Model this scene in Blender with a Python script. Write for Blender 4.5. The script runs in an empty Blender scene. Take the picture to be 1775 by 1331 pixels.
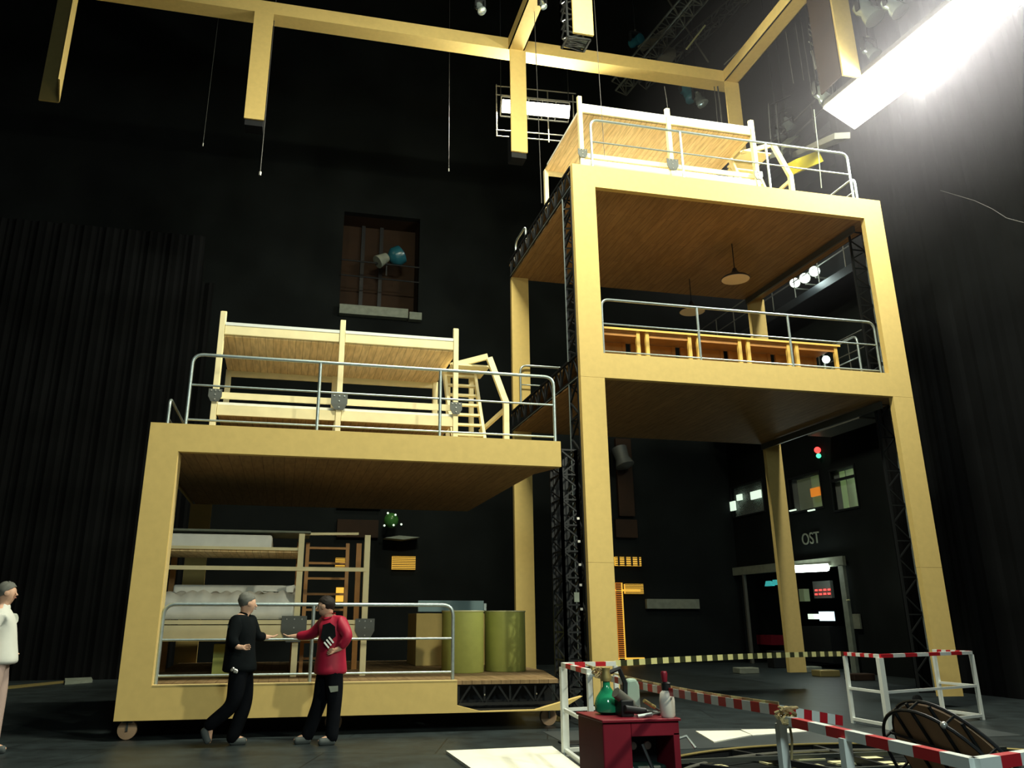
import bpy, math, random
from mathutils import Vector, Matrix
random.seed(7)
scene = bpy.context.scene
W, H = 1775, 1331
# ------------------------------------------------------------------ camera
F, YAW, PITCH, HC = 1425.66, -0.2224, 0.3148, 1.5
PX, PY = W/2-60, H/2-60
fw = Vector((-math.sin(YAW)*math.cos(PITCH), math.cos(YAW)*math.cos(PITCH), math.sin(PITCH)))
ri = Vector((math.cos(YAW), math.sin(YAW), 0)); up = ri.cross(fw)
cd = bpy.data.cameras.new('camera'); cam = bpy.data.objects.new('camera', cd)
scene.collection.objects.link(cam); scene.camera = cam
cam.matrix_world = Matrix(((ri.x, up.x, -fw.x, 0), (ri.y, up.y, -fw.y, 0), (ri.z, up.z, -fw.z, HC), (0, 0, 0, 1)))
cd.sensor_width = 36; cd.lens = F/W*36; cd.shift_x = 60/W; cd.shift_y = -60/W
cd.clip_end = 200
def at(x, y, X=None, Y=None, Z=None):
    d = fw*F+ri*(x-PX)-up*(y-PY)
    t = X/d.x if X is not None else (Y/d.y if Y is not None else (Z-HC)/d.z)
    return Vector((0, 0, HC))+d*t
# ------------------------------------------------------------------ world, exposure
wd = bpy.data.worlds.new('world'); scene.world = wd; wd.use_nodes = True
wd.node_tree.nodes['Background'].inputs[0].default_value = (.55, .75, 1, 1)
wd.node_tree.nodes['Background'].inputs[1].default_value = .022
scene.view_settings.view_transform = 'Standard'; scene.view_settings.look = 'None'
scene.view_settings.exposure = 0.0; scene.view_settings.gamma = 1
def lamp(name, kind, loc, target, power, color=(1, 1, .8), size=1, size_y=None, angle=60, blend=.4):
    l = bpy.data.lights.new(name, kind); l.energy = power; l.color = color
    if kind == 'AREA':
        l.shape = 'RECTANGLE'; l.size = size; l.size_y = size_y or size
    elif kind == 'SPOT':
        l.spot_size = math.radians(angle); l.spot_blend = blend; l.shadow_soft_size = size
    else: l.shadow_soft_size = size
    o = bpy.data.objects.new(name, l); scene.collection.objects.link(o)
    o.location = loc
    o.rotation_euler = (Vector(target)-Vector(loc)).to_track_quat('-Z', 'Y').to_euler()
    return o
WARM = (1, .98, .74); PALE = (1, 1, .88); COOL = (.8, 1, .95)
lamp('flood_bridge_light', 'AREA', (12.5, 10.8, 12.5), (5.5, 11.6, 8.8), 1300, PALE, 4.2, .5)
lamp('front_spot_light', 'SPOT', (9, -2, 8), (.3, 12.5, 1.8), 3000, WARM, .3, angle=40)
lamp('hanging_fill_light', 'SPOT', (-5, 1, 13), (4, 17, 15.3), 1500, WARM, .35, angle=50)  # fill added to lift the hanging beams, no lamp known there
lamp('top_flood_light', 'AREA', (6.3, 19.7, 15.6), (3.5, 10, 3), 1500, WARM, 2.4, .5)
lamp('overhead_flood_light', 'AREA', (3.3, 8.6, 14.6), (4.4, 12.6, 5.0), 2000, WARM, 3, .6)
lamp('near_fill_light', 'AREA', (1.0, -2.5, 6.5), (5, 8, 0), 330, COOL, 1.5, 1.5)  # invented fill lamp, put in to brighten the near barriers

# ------------------------------------------------------------------ materials
def mat(name, col, rough=.6, metal=0, noise=0, nscale=6, spec=.3, emit=0, ecol=None, trans=0, alpha=1, bump=0):
    m = bpy.data.materials.new(name); m.use_nodes = True; nt = m.node_tree; b = nt.nodes['Principled BSDF']
    b.inputs['Roughness'].default_value = rough; b.inputs['Metallic'].default_value = metal
    b.inputs['Specular IOR Level'].default_value = spec
    b.inputs['Base Color'].default_value = (*col, 1)
    if emit:
        b.inputs['Emission Color'].default_value = (*(ecol or col), 1); b.inputs['Emission Strength'].default_value = emit
    if trans: b.inputs['Transmission Weight'].default_value = trans
    if alpha < 1: b.inputs['Alpha'].default_value = alpha
    if noise or bump:
        tc = nt.nodes.new('ShaderNodeTexCoord'); n = nt.nodes.new('ShaderNodeTexNoise'); n.inputs['Scale'].default_value = nscale
        n.inputs['Detail'].default_value = 6
        nt.links.new(tc.outputs['Object'], n.inputs['Vector'])
        if noise:
            r = nt.nodes.new('ShaderNodeValToRGB')
            r.color_ramp.elements[0].position = .3; r.color_ramp.elements[1].position = .7
            r.color_ramp.elements[0].color = (*[c*(1-noise) for c in col], 1)
            r.color_ramp.elements[1].color = (*[min(1, c*(1+noise)) for c in col], 1)
            nt.links.new(n.outputs['Fac'], r.inputs['Fac']); nt.links.new(r.outputs['Color'], b.inputs['Base Color'])
        if bump:
            bp = nt.nodes.new('ShaderNodeBump'); bp.inputs['Strength'].default_value = bump
            nt.links.new(n.outputs['Fac'], bp.inputs['Height']); nt.links.new(bp.outputs['Normal'], b.inputs['Normal'])
    return m
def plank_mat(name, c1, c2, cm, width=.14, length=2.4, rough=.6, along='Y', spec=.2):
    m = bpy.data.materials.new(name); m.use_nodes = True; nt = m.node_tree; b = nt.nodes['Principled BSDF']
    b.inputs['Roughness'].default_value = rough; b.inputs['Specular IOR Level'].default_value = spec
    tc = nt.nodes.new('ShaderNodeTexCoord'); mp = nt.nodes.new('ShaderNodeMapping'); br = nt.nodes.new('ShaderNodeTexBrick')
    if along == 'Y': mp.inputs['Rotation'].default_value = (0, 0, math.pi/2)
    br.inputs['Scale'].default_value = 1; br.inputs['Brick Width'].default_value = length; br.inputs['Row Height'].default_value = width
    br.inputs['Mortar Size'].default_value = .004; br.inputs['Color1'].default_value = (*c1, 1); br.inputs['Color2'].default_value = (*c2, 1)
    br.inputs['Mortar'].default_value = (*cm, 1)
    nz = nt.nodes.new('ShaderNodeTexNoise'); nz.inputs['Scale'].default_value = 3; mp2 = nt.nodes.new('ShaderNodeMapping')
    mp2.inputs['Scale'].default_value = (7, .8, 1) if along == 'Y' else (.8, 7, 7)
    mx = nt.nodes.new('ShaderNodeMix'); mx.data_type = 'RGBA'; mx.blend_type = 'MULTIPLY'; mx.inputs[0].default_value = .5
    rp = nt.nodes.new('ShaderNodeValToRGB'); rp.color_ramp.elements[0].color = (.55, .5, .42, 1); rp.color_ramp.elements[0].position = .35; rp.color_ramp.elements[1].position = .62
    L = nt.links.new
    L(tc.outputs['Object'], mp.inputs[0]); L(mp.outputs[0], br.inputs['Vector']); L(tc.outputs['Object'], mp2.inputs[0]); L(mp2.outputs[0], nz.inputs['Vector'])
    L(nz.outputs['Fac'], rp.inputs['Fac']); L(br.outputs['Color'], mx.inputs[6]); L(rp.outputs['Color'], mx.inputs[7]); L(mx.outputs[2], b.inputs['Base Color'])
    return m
M = dict(
    mdf=mat('fibreboard', (.66, .49, .17), .75, noise=.04, nscale=9),
    mdf_edge=mat('fibreboard_edge', (.72, .56, .24), .7),
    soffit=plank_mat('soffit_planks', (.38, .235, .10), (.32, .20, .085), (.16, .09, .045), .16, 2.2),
    deck=plank_mat('deck_planks', (.30, .20, .10), (.25, .17, .08), (.1, .06, .03), .14, 2.5),
    pine=mat('pale_pine', (.88, .78, .46), .6, noise=.07, nscale=4),
    pine_planks=plank_mat('pine_planks', (.84, .60, .30), (.92, .70, .38), (.5, .32, .15), .12, 2.6),
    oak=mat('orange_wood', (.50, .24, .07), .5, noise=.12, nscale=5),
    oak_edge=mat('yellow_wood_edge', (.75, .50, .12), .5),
    steel=mat('galvanised_steel', (.42, .50, .50), .38, .75, noise=.1, nscale=20),
    black=mat('black_steel', (.018, .02, .022), .45, .3),
    blackedge=mat('worn_black_steel', (.10, .11, .10), .4, .5),
    greyply=mat('grey_plywood', (.20, .22, .17), .8, noise=.15),
    plate=mat('dark_grey_plate', (.12, .13, .12), .5, .3),
    bolt=mat('bright_bolt', (.6, .6, .56), .3, .6),
    drape=mat('black_drape', (.0055, .006, .0065), .95, noise=.3, nscale=.7, spec=.05),
    wall=mat('dark_wall', (.0075, .0095, .0095), .9, noise=.4, nscale=.5, spec=.1),
    white=mat('white_paint', (.78, .82, .78), .4, noise=.04),
    red=mat('red_paint', (.55, .02, .03), .4),
    tape_black=mat('black_tape', (.04, .045, .02), .4), tape_yellow=mat('yellow_tape', (.75, .72, .32), .4),
    fabric=mat('white_mattress_fabric', (.9, .9, .82), .9, noise=.05),
    whiteboard=mat('white_board', (.88, .88, .76), .5, noise=.03, nscale=3),
    olive=mat('yellow_green_drum', (.47, .50, .13), .5, noise=.06), olive_edge=mat('pale_drum_rim', (.72, .72, .38), .4),
    bluepanel=mat('pale_blue_panel', (.32, .48, .50), .5),
    lampshade=mat('dark_lamp_shade', (.03, .03, .03), .4), diffuser=mat('cream_diffuser', (.75, .66, .45), .5),
    cable=mat('grey_cable', (.05, .05, .048), .5), cartred=mat('dark_red_steel', (.22, .015, .03), .35, .1, noise=.1),
    green=mat('green_glass', (.02, .30, .14), .1, spec=.8), bottle=mat('milky_plastic', (.72, .68, .6), .4, noise=.05),
    rope=mat('tan_rope', (.42, .33, .16), .8), brass=mat('dull_brass', (.45, .36, .14), .4, .6),
    glow=mat('flood_lamp_face', (1, 1, .85), emit=16, ecol=(1, .97, .8)),
    glow2=mat('cool_lamp_face', (.9, 1, .95), emit=9, ecol=(.85, 1, .93)),
    tube=mat('fluorescent_tube', (1, 1, 1), emit=9, ecol=(.85, 1, .88)),
    winlight=mat('lit_room_wall', (.8, .9, .75), emit=1.0, ecol=(.75, .95, .75)), windim=mat('dim_room_wall', (.3, .35, .2), emit=.03, ecol=(.5, .6, .3)),
    orangelit=mat('orange_lit_grille', (.8, .45, .05), emit=.75, ecol=(1, .55, .07)), orangedim=mat('orange_glow', (.6, .2, .03), emit=.5, ecol=(1, .3, .03)),
    screen=mat('lit_screen', (.7, .85, 1), emit=1.3, ecol=(.7, .92, 1)), redled=mat('red_led', (1, .1, .1), emit=2, ecol=(1, .06, .05)), greenled=mat('green_led', (.1, 1, .5), emit=1.5, ecol=(.1, 1, .5)),
    brown=mat('brown_panel', (.022, .010, .003), .8, noise=.25, nscale=1.2), ledge=mat('grey_ledge', (.20, .23, .19), .7, noise=.15),
    teal=mat('teal_plastic_wrap', (.015, .10, .14), .25, spec=.5), silver=mat('crumpled_clear_wrap', (.5, .6, .6), .12, .7, bump=.8, nscale=9),
    grey=mat('grey_metal', (.13, .13, .11), .5, .3), yellow=mat('yellow_box', (.65, .55, .03), .5),
    skin=mat('skin', (.62, .38, .26), .55), hair_grey=mat('grey_hair', (.13, .135, .12), .8), hair_dark=mat('dark_hair', (.016, .012, .01), .7),
    jacket=mat('black_jacket', (.006, .008, .009), .95, noise=.2, spec=.05), trousers=mat('black_trousers', (.005, .006, .008), .95, noise=.2, spec=.05),
    redjacket=mat('red_track_jacket', (.36, .012, .04), .5, noise=.08), whiteshirt=mat('white_shirt', (.66, .68, .62), .8, noise=.04),
    shoe=mat('grey_shoe', (.07, .085, .085), .6), beige=mat('beige_trousers', (.4, .3, .26), .8), eye=mat('dark_eye', (.02, .02, .02), .3),
    dirtboard=mat('brown_plywood', (.50, .33, .20), .7, noise=.12, nscale=3), plywood_floor=mat('pale_cream_boards', (.8, .76, .45), .6),
    glass=mat('window_glass', (.8, .9, .85), .05, alpha=.12),
    floorgrey=mat('grey_stage_board', (.05, .06, .062), .45, noise=.15, nscale=1.5),
)
def floor_material():
    m = bpy.data.materials.new('stage_floor'); m.use_nodes = True; nt = m.node_tree; b = nt.nodes['Principled BSDF']
    tc = nt.nodes.new('ShaderNodeTexCoord'); mp = nt.nodes.new('ShaderNodeMapping'); mp.inputs['Rotation'].default_value = (0, 0, .3)
    br = nt.nodes.new('ShaderNodeTexBrick'); br.inputs['Scale'].default_value = 1; br.inputs['Brick Width'].default_value = 2.6; br.inputs['Row Height'].default_value = 1.3
    br.inputs['Mortar Size'].default_value = .008
    br.inputs['Color1'].default_value = (.026, .034, .036, 1); br.inputs['Color2'].default_value = (.022, .029, .031, 1); br.inputs['Mortar'].default_value = (.008, .01, .01, 1)
    nz = nt.nodes.new('ShaderNodeTexNoise'); nz.inputs['Scale'].default_value = 2.2; nz.inputs['Detail'].default_value = 9; nz.inputs['Roughness'].default_value = .7
    rp = nt.nodes.new('ShaderNodeValToRGB'); rp.color_ramp.elements[0].position = .35; rp.color_ramp.elements[0].color = (.55, .55, .55, 1); rp.color_ramp.elements[1].position = .75; rp.color_ramp.elements[1].color = (1.5, 1.6, 1.6, 1)
    mx = nt.nodes.new('ShaderNodeMix'); mx.data_type = 'RGBA'; mx.blend_type = 'MULTIPLY'; mx.inputs[0].default_value = 1
    L = nt.links.new
    L(tc.outputs['Object'], mp.inputs[0]); L(mp.outputs[0], br.inputs['Vector']); L(tc.outputs['Object'], nz.inputs['Vector']); L(nz.outputs['Fac'], rp.inputs['Fac'])
    L(br.outputs['Color'], mx.inputs[6]); L(rp.outputs['Color'], mx.inputs[7]); L(mx.outputs[2], b.inputs['Base Color'])
    b.inputs['Roughness'].default_value = .42; b.inputs['Specular IOR Level'].default_value = .35
    return m
M['floor'] = floor_material()

# ------------------------------------------------------------------ mesh builder (world coordinates in, thing-local out)
class MB:
    def __init__(s): s.v = []; s.f = []; s.m = []; s.cur = 0
    def face(s, idx): s.f.append(idx); s.m.append(s.cur)
    def box(s, x0, x1, y0, y1, z0, z1):
        b = len(s.v); s.v += [(x, y, z) for z in (z0, z1) for y in (y0, y1) for x in (x0, x1)]
        for q in ((0, 2, 3, 1), (4, 5, 7, 6), (0, 1, 5, 4), (2, 6, 7, 3), (0, 4, 6, 2), (1, 3, 7, 5)): s.face([b+i for i in q])
        return s
    def bar(s, p, q, w, h=None, upv=(0, 0, 1)):
        p, q = Vector(p), Vector(q); h = h or w; d = (q-p).normalized(); u = Vector(upv)
        if abs(d.dot(u)) > .98: u = Vector((0, 1, 0))
        a = d.cross(u).normalized()*w/2; c = a.cross(d).normalized()*h/2; b = len(s.v)
        for e in (p, q): s.v += [tuple(e-a-c), tuple(e+a-c), tuple(e+a+c), tuple(e-a+c)]
        for f in ((0, 3, 2, 1), (4, 5, 6, 7), (0, 1, 5, 4), (1, 2, 6, 5), (2, 3, 7, 6), (3, 0, 4, 7)): s.face([b+i for i in f])
        return s
    def path(s, pts, r, n=8, closed=False, radii=None, caps=True):
        pts = [Vector(p) for p in pts]; b = len(s.v); k = len(pts); pa = None
        for i, p in enumerate(pts):
            a_ = pts[(i-1) % k] if (closed or i > 0) else p; c_ = pts[(i+1) % k] if (closed or i < k-1) else p
            d = (c_-a_).normalized()
            if pa is None: pa = d.cross(Vector((0, 0, 1)) if abs(d.z) < .95 else Vector((0, 1, 0))).normalized()
            else: pa = (pa-d*pa.dot(d)).normalized()
            c = d.cross(pa); rr = radii[i] if radii else r
            for j in range(n):
                t = 2*math.pi*j/n; s.v.append(tuple(p+pa*rr*math.cos(t)+c*rr*math.sin(t)))
        for i in range(k if closed else k-1):
            for j in range(n):
                s.face([b+i*n+j, b+i*n+(j+1) % n, b+((i+1) % k)*n+(j+1) % n, b+((i+1) % k)*n+j])
        if not closed and caps: s.face([b+j for j in range(n)][::-1]); s.face([b+(k-1)*n+j for j in range(n)])
        return s
    def lathe(s, c, prof, n=32, axis=(0, 0, 1)):
        ax = Vector(axis).normalized(); u = ax.cross(Vector((0, 1, 0)) if abs(ax.y) < .9 else Vector((1, 0, 0))).normalized(); w = ax.cross(u); c = Vector(c); b = len(s.v)
        for r, z in prof:
            for j in range(n):
                t = 2*math.pi*j/n; s.v.append(tuple(c+ax*z+u*r*math.cos(t)+w*r*math.sin(t)))
        for i in range(len(prof)-1):
            for j in range(n): s.face([b+i*n+j, b+i*n+(j+1) % n, b+(i+1)*n+(j+1) % n, b+(i+1)*n+j])
        s.face([b+j for j in range(n)][::-1]); s.face([b+(len(prof)-1)*n+j for j in range(n)])
        return s
    def prism(s, poly, off):
        off = Vector(off); b = len(s.v); n = len(poly); s.v += [tuple(p) for p in poly]+[tuple(Vector(p)+off) for p in poly]
        s.face([b+i for i in range(n)]); s.face([b+n+i for i in range(n)][::-1])
        for i in range(n): s.face([b+i, b+n+i, b+n+(i+1) % n, b+(i+1) % n])
        return s
    def lattice(s, a0, a1, b0, b1, n, r=.025, rd=.016):
        a0, a1, b0, b1 = map(Vector, (a0, a1, b0, b1))
        s.bar(a0, a1, r*2); s.bar(b0, b1, r*2)
        for i in range(n):
            p = a0.lerp(a1, i/n); q = b0.lerp(b1, (i+.5)/n); p2 = a0.lerp(a1, (i+1)/n)
            s.bar(p, q, rd*2); s.bar(q, p2, rd*2); s.bar(a0.lerp(a1, i/n), b0.lerp(b1, i/n), rd*2)
        s.bar(a1, b1, rd*2); return s
    def build(s, name, m, parent=None, smooth=False, bevel=0):
        off = parent_world(parent) if parent else Vector()
        me = bpy.data.meshes.new(name); me.from_pydata([tuple(Vector(v)-off) for v in s.v], [], s.f)
        ms = m if isinstance(m, (list, tuple)) else [m]
        for x in ms: me.materials.append(x)
        for i, p in enumerate(me.polygons):
            p.material_index = s.m[i]
            if smooth: p.use_smooth = True
        me.update()
        import bmesh
        bm = bmesh.new(); bm.from_mesh(me); bmesh.ops.recalc_face_normals(bm, faces=bm.faces); bm.to_mesh(me); bm.free()
        o = bpy.data.objects.new(name, me); scene.collection.objects.link(o)
        if parent: o.parent = parent
        if bevel:
            md = o.modifiers.new('bevel', 'BEVEL'); md.width = bevel; md.segments = 2; md.limit_method = 'ANGLE'
        if smooth:
            md = o.modifiers.new('smooth', 'EDGE_SPLIT'); md.split_angle = math.radians(50)
        return o
def parent_world(p):
    v = Vector()
    while p: v += p.location; p = p.parent
    return v
def tag(o, label=None, cat=None, group=None, kind=None):
    if label: o['label'] = label
    if cat: o['category'] = cat
    if group: o['group'] = group
    if kind: o['kind'] = kind
    return o
def thing(name, label, cat, loc, group=None):
    o = bpy.data.objects.new(name, None); scene.collection.objects.link(o); o.location = loc; o.empty_display_size = .2
    return tag(o, label, cat, group)
def single(name, mb, m, label, cat, group=None, **k): return tag(mb.build(name, m, None, **k), label, cat, group)
def structure(name, mb, m): return tag(mb.build(name, m), kind='structure')
def sphere_prof(r, n=8, sq=1): return [(max(.001, r*math.sin(math.pi*i/n)), -r*sq*math.cos(math.pi*i/n)) for i in range(n+1)]

# ------------------------------------------------------------------ setting
structure('floor', MB().box(-14, 24, -6, 32, -.3, 0), M['floor'])
wb = MB()   # back wall with the niche, the service openings and the orange gate left open
NX0, NX1, NZ0, NZ1 = 1.25, 4.1, 12.0, 15.9
for x0, x1, z0, z1 in ((-14, NX0, -.3, 24), (NX1, 24, -.3, 24), (NX0, NX1, NZ1, 24), (NX0, NX1, -.3, NZ0)): wb.box(x0, x1, 28, 28.3, z0, z1)
structure('wall_back', wb, M['wall'])
structure('wall_left', MB().box(-14.3, -14, -6, 32, -.3, 24), M['wall'])
wr = MB()
WX = 16.0
wr.box(WX, WX+.3, 17, 32, -.3, 2.9*0+0)
wall_openings = [(20.9, 22.0, 4.55, 5.72), (22.55, 24.2, 4.75, 5.8), (25.8, 27.9, 5.0, 6.05), (21.9, 27.9, -.3, 2.95)]
ys = [17, 20.9, 21.9, 22.0, 22.55, 24.2, 25.8, 27.9, 32]
zs = [-.3, 2.95, 4.55, 4.75, 5.0, 5.72, 5.8, 6.05, 24]
wr = MB()
for i in range(len(ys)-1):
    for j in range(len(zs)-1):
        yc, zc = (ys[i]+ys[i+1])/2, (zs[j]+zs[j+1])/2
        if not any(a < yc < b and c < zc < d for a, b, c, d in wall_openings): wr.box(WX, WX+.3, ys[i], ys[i+1], zs[j], zs[j+1])
structure('wall_right', wr, M['wall'])
cu = MB()  # black masking cloth with soft folds
n = 150; b = 0
for i in range(n+1):
    y = 2+15.2*i/n; x = 14+.014*math.sin(i*.9)+.008*math.sin(i*2.3)
    cu.v += [(x, y, 0), (x, y, 24)]
for i in range(n): cu.face([2*i, 2*i+2, 2*i+3, 2*i+1])
cur = single('masking_curtain', cu, M['drape'], 'tall black masking curtain hanging in folds right of the tower', 'curtain')
md = cur.modifiers.new('thick', 'SOLIDIFY'); md.thickness = .03
cu = MB(); n = 160
for i in range(n+1):
    x = -13.5+17.5*i/n*.62; y = 24+.03*math.sin(i*.7)+.02*math.sin(i*2.1)
    cu.v += [(x, y, 0), (x, y, 11 if x > -3 else 12.5)]
for i in range(n): cu.face([2*i, 2*i+2, 2*i+3, 2*i+1])
cur = single('masking_curtain', cu, M['drape'], 'wide black curtain hanging in folds at the back left of the stage', 'curtain')
md = cur.modifiers.new('thick', 'SOLIDIFY'); md.thickness = .03
structure('ceiling', MB().box(-14, 24, -6, 32, 24, 24.3), M['wall'])
# niche in the back wall
structure('trim_1', MB().box(NX0, NX1, 29.2, 29.4, NZ0, NZ1).box(NX0-.1, NX1+.1, 28.3, 29.4, NZ1, NZ1+.1).box(NX0-.1, NX1+.1, 28.3, 29.4, NZ0-.1, NZ0).box(NX0-.1, NX0, 28.3, 29.4, NZ0, NZ1).box(NX1, NX1+.1, 28.3, 29.4, NZ0, NZ1), M['brown'])
structure('trim_2', MB().box(NX0, NX1-.4, 27.7, 28.1, 11.75, 12.1).box(NX1-.35, NX1+.1, 27.7, 28.1, 11.72, 12.0), M['ledge'])
tr = MB()
for x in (NX0+.75, NX0+1.45): tr.box(x, x+.14, 29.05, 29.15, NZ0, NZ1)
for z in (13.3, 13.9): tr.path([(NX0, 27.9, z), (NX1, 27.9, z-.05)], .03, 6)
single('niche_railing', tr, M['black'], 'thin dark railing and uprights in the brown niche high on the back wall', 'railing')

# ------------------------------------------------------------------ left wagon
YL, LZ0, LF, LS, LT = 12.15, .24, .65, 3.73, 4.13
LX0, LX1, REAR = -2.0, 4.09, 18.05
wg = thing('stage_wagon', 'two-storey tan stage wagon on castors, lower and left of the tall tower', 'stage set', (1, 15, 0))
fa = MB()
poly = [(LX0, YL, LZ0), (2.46, YL, LZ0), (2.46, YL, LF), (LX0+.41, YL, LF), (LX0+.41, YL, LS), (LX1, YL, LS), (LX1, YL, LT), (LX0, YL, LT)]
fa.box(LX0, LX0+.41, YL, YL+.12, LF, LS).box(LX0, LX1, YL, YL+.12, LS, LT).box(LX0, 2.46, YL, YL+.12, LZ0, LF)
fa.prism([(2.46, YL, LZ0), (3.95, YL, LZ0+.0), (4.3, YL, .42), (3.95, YL, .34), (3.6, YL, .255), (2.8, YL, .25), (2.46, YL, .335)], (0, .12, 0))
fa.build('front_frame', M['mdf'], wg)
MB().box(LX0+.405, LX0+.42, YL+.02, YL+.34, LF, LS).build('post_return', M['mdf_edge'], wg)
MB().box(LX0+.42, 2.46, YL-.005, YL+.1, LF, LF+.012).build('sill_edge', M['mdf_edge'], wg)
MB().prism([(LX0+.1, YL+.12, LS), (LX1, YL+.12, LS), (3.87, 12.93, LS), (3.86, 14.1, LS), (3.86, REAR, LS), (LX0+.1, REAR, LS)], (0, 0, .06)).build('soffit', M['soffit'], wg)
MB().prism([(LX0+.05, YL+.12, LT-.06), (LX1, YL+.12, LT-.06), (LX1, REAR+.3, LT-.06), (LX0+.05, REAR+.3, LT-.06)], (0, 0, .06)).build('upper_floor', M['deck'], wg)
MB().prism([(LX0+.1, YL+.12, LF-.05), (3.95, YL+.02, LF-.05), (4.35, 14.2, LF-.05), (4.35, REAR, LF-.05), (LX0+.1, REAR, LF-.05)], (0, 0, .05)).build('lower_floor', M['deck'], wg)
for x in (LX0,): MB().box(x, x+.42, REAR, REAR+.12, .3, LS).build('rear_column', M['mdf'], wg)
MB().box(LX0, LX0+.04, YL+.12, REAR, LZ0, LF-.05).build('side_skirt', M['greyply'], wg)
MB().box(LX0, LX0+.04, YL+.12, REAR, LS, LT).build('upper_side_beam', M['mdf'], wg)
tr = MB().lattice((2.5, YL+.12, .34), (4.0, YL+.12, .34), (2.5, YL+.12, .60), (4.0, YL+.12, .60), 4, .02, .014)
tr.box(2.46, 4.0, YL+.5, YL+.55, .26, .6).box(2.46, 4.0, YL+.1, YL+.45, .25, .28)
tr.build('under_floor_truss', M['black'], wg)
bl = MB()
for p in ((934, 0), (840, 1204), (930, 1202)):
    if p[1]: q = at(p[0], p[1], Y=YL+.08); bl.lathe(q, sphere_prof(.012, 5), 8)
bl.build('bolt', M['bolt'], wg)
tw = MB()
for a, b_ in (((4.16, 12.4), (4.42, 12.4)), ((4.16, 12.4), (4.16, 12.9)), ((4.42, 12.4), (4.42, 12.9))):
    tw.lattice((a[0], a[1], .1), (a[0], a[1], 4.05), (b_[0], b_[1], .1), (b_[0], b_[1], 4.05), 10, .022, .012)
tw.box(4.2, 4.40, 12.9, 12.95, .1, 4.0)
tw.build('ladder_truss', M['black'], wg)
for z in (2.95, 2.6, 2.25, 1.95, 1.6):
    MB().box(4.39, 4.43, 12.36, 12.375, z, z+.035).build('reflector', M['bolt'], wg)
MB().box(4.30, 4.38, 12.36, 12.375, 1.72, 1.86).build('paper_note', M['ledge'], wg)
for x, y in ((-1.85, YL+.2), (0.8, YL+.5), (3.9, YL+.4), (4.2, 13.0), (-1.8, REAR-.2), (3.9, REAR-.2)):
    c = MB().lathe((x, y-.03, .12), [(.03, -.01), (.118, 0), (.12, .02), (.12, .06), (.118, .08), (.03, .09)], 20, (0, 1, 0)).build('castor_wheel', M['dirtboard'] if x < 4 else M['brass'], wg, True)
    MB().box(x-.06, x+.06, y-.06, y+.1, .2, .26).box(x-.012, x+.012, y-.06, y-.045, .1, .26).build('castor_bracket', M['blackedge'], c)

# ------------------------------------------------------------------ right tower
YR, RX0, RX1 = 13.38, 4.92, 11.80
PW = .455
tw = thing('stage_tower', 'tall three-level tan stage tower with open floors and lattice steel sides', 'stage set', (8.3, 15.5, 0))
for nm, x0 in (('left', RX0), ('right', RX1-PW)):
    for z0, z1 in ((.18, 2.368), (2.372, 5.598), (5.602, 9.46)):
        MB().box(x0, x0+PW, YR, YR+.12, z0, z1).build('front_post', M['mdf'], tw)
MB().box(RX0, RX1, YR, YR+.12, 9.46, 9.92).build('top_beam', M['mdf'], tw)
MB().box(RX0+PW, RX1-PW, YR, YR+.12, 5.602, 6.07).build('middle_beam', M['mdf'], tw)
for z in (5.60, 9.46):
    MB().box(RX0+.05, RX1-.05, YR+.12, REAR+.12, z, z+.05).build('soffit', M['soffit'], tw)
    MB().box(RX0+.05, RX1-.05, YR+.12, REAR+.3, z+.41, z+.46).build('floor_deck', M['deck'], tw)
for x in (RX0+.02, RX1-PW+.05):
    for z0, z1 in ((.3, 5.60), (6.07, 9.46)):
        MB().box(x, x+.43, REAR, REAR+.12, z0, z1).build('rear_column', M['mdf'], tw)
def lat_part(name, segs, m=None):
    mb = MB()
    for s in segs: mb.lattice(*s)
    return mb.build(name, m or M['black'], tw)
for x in (RX0+.01, RX1-.03):
    for z in (9.50, 5.64):
        lat_part('side_beam_truss', [((x, YR+.14, z), (x, REAR, z), (x, YR+.14, z+.42), (x, REAR, z+.42), 9, .022, .014)])
        MB().box(x-.024, x-.02, YR+.14, REAR, z-.03, z-.012).build('truss_edge', M['steel'], tw)
    for z0, z1 in ((.2, 5.6), (6.05, 9.45)):
        lat_part('post_truss', [((x, YR+.16, z0), (x, YR+.16, z1), (x, YR+.62, z0), (x, YR+.62, z1), 8, .022, .016), ((x, YR+.62, z0), (x, YR+.62, z1), (x+(.35 if x < 8 else -.35), YR+.62, z0), (x+(.35 if x < 8 else -.35), YR+.62, z1), 8, .018, .012)])
        MB().box(x-.03, x-.022, YR+.60, YR+.63, z0, z1).build('truss_edge', M['steel'], tw)
        MB().box(x+(.1 if x < 8 else -.1), x+(.11 if x < 8 else -.09), YR+.2, YR+.5, z0, z1).build('truss_backing', M['greyply'], tw)
for z in (9.35, 5.5):
    MB().bar((RX1-.5, YR+.3, z), (RX1-.5, REAR, z), .05, .14).build('cable_tray', M['blackedge'], tw)
for x in (RX0+.5, RX1-.6):
    MB().lathe((x, YR+.4, .09), [(.02, 0), (.088, .01), (.088, .06), (.02, .07)], 16, (0, 1, 0)).build('castor_wheel', M['black'], tw, True)

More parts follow.
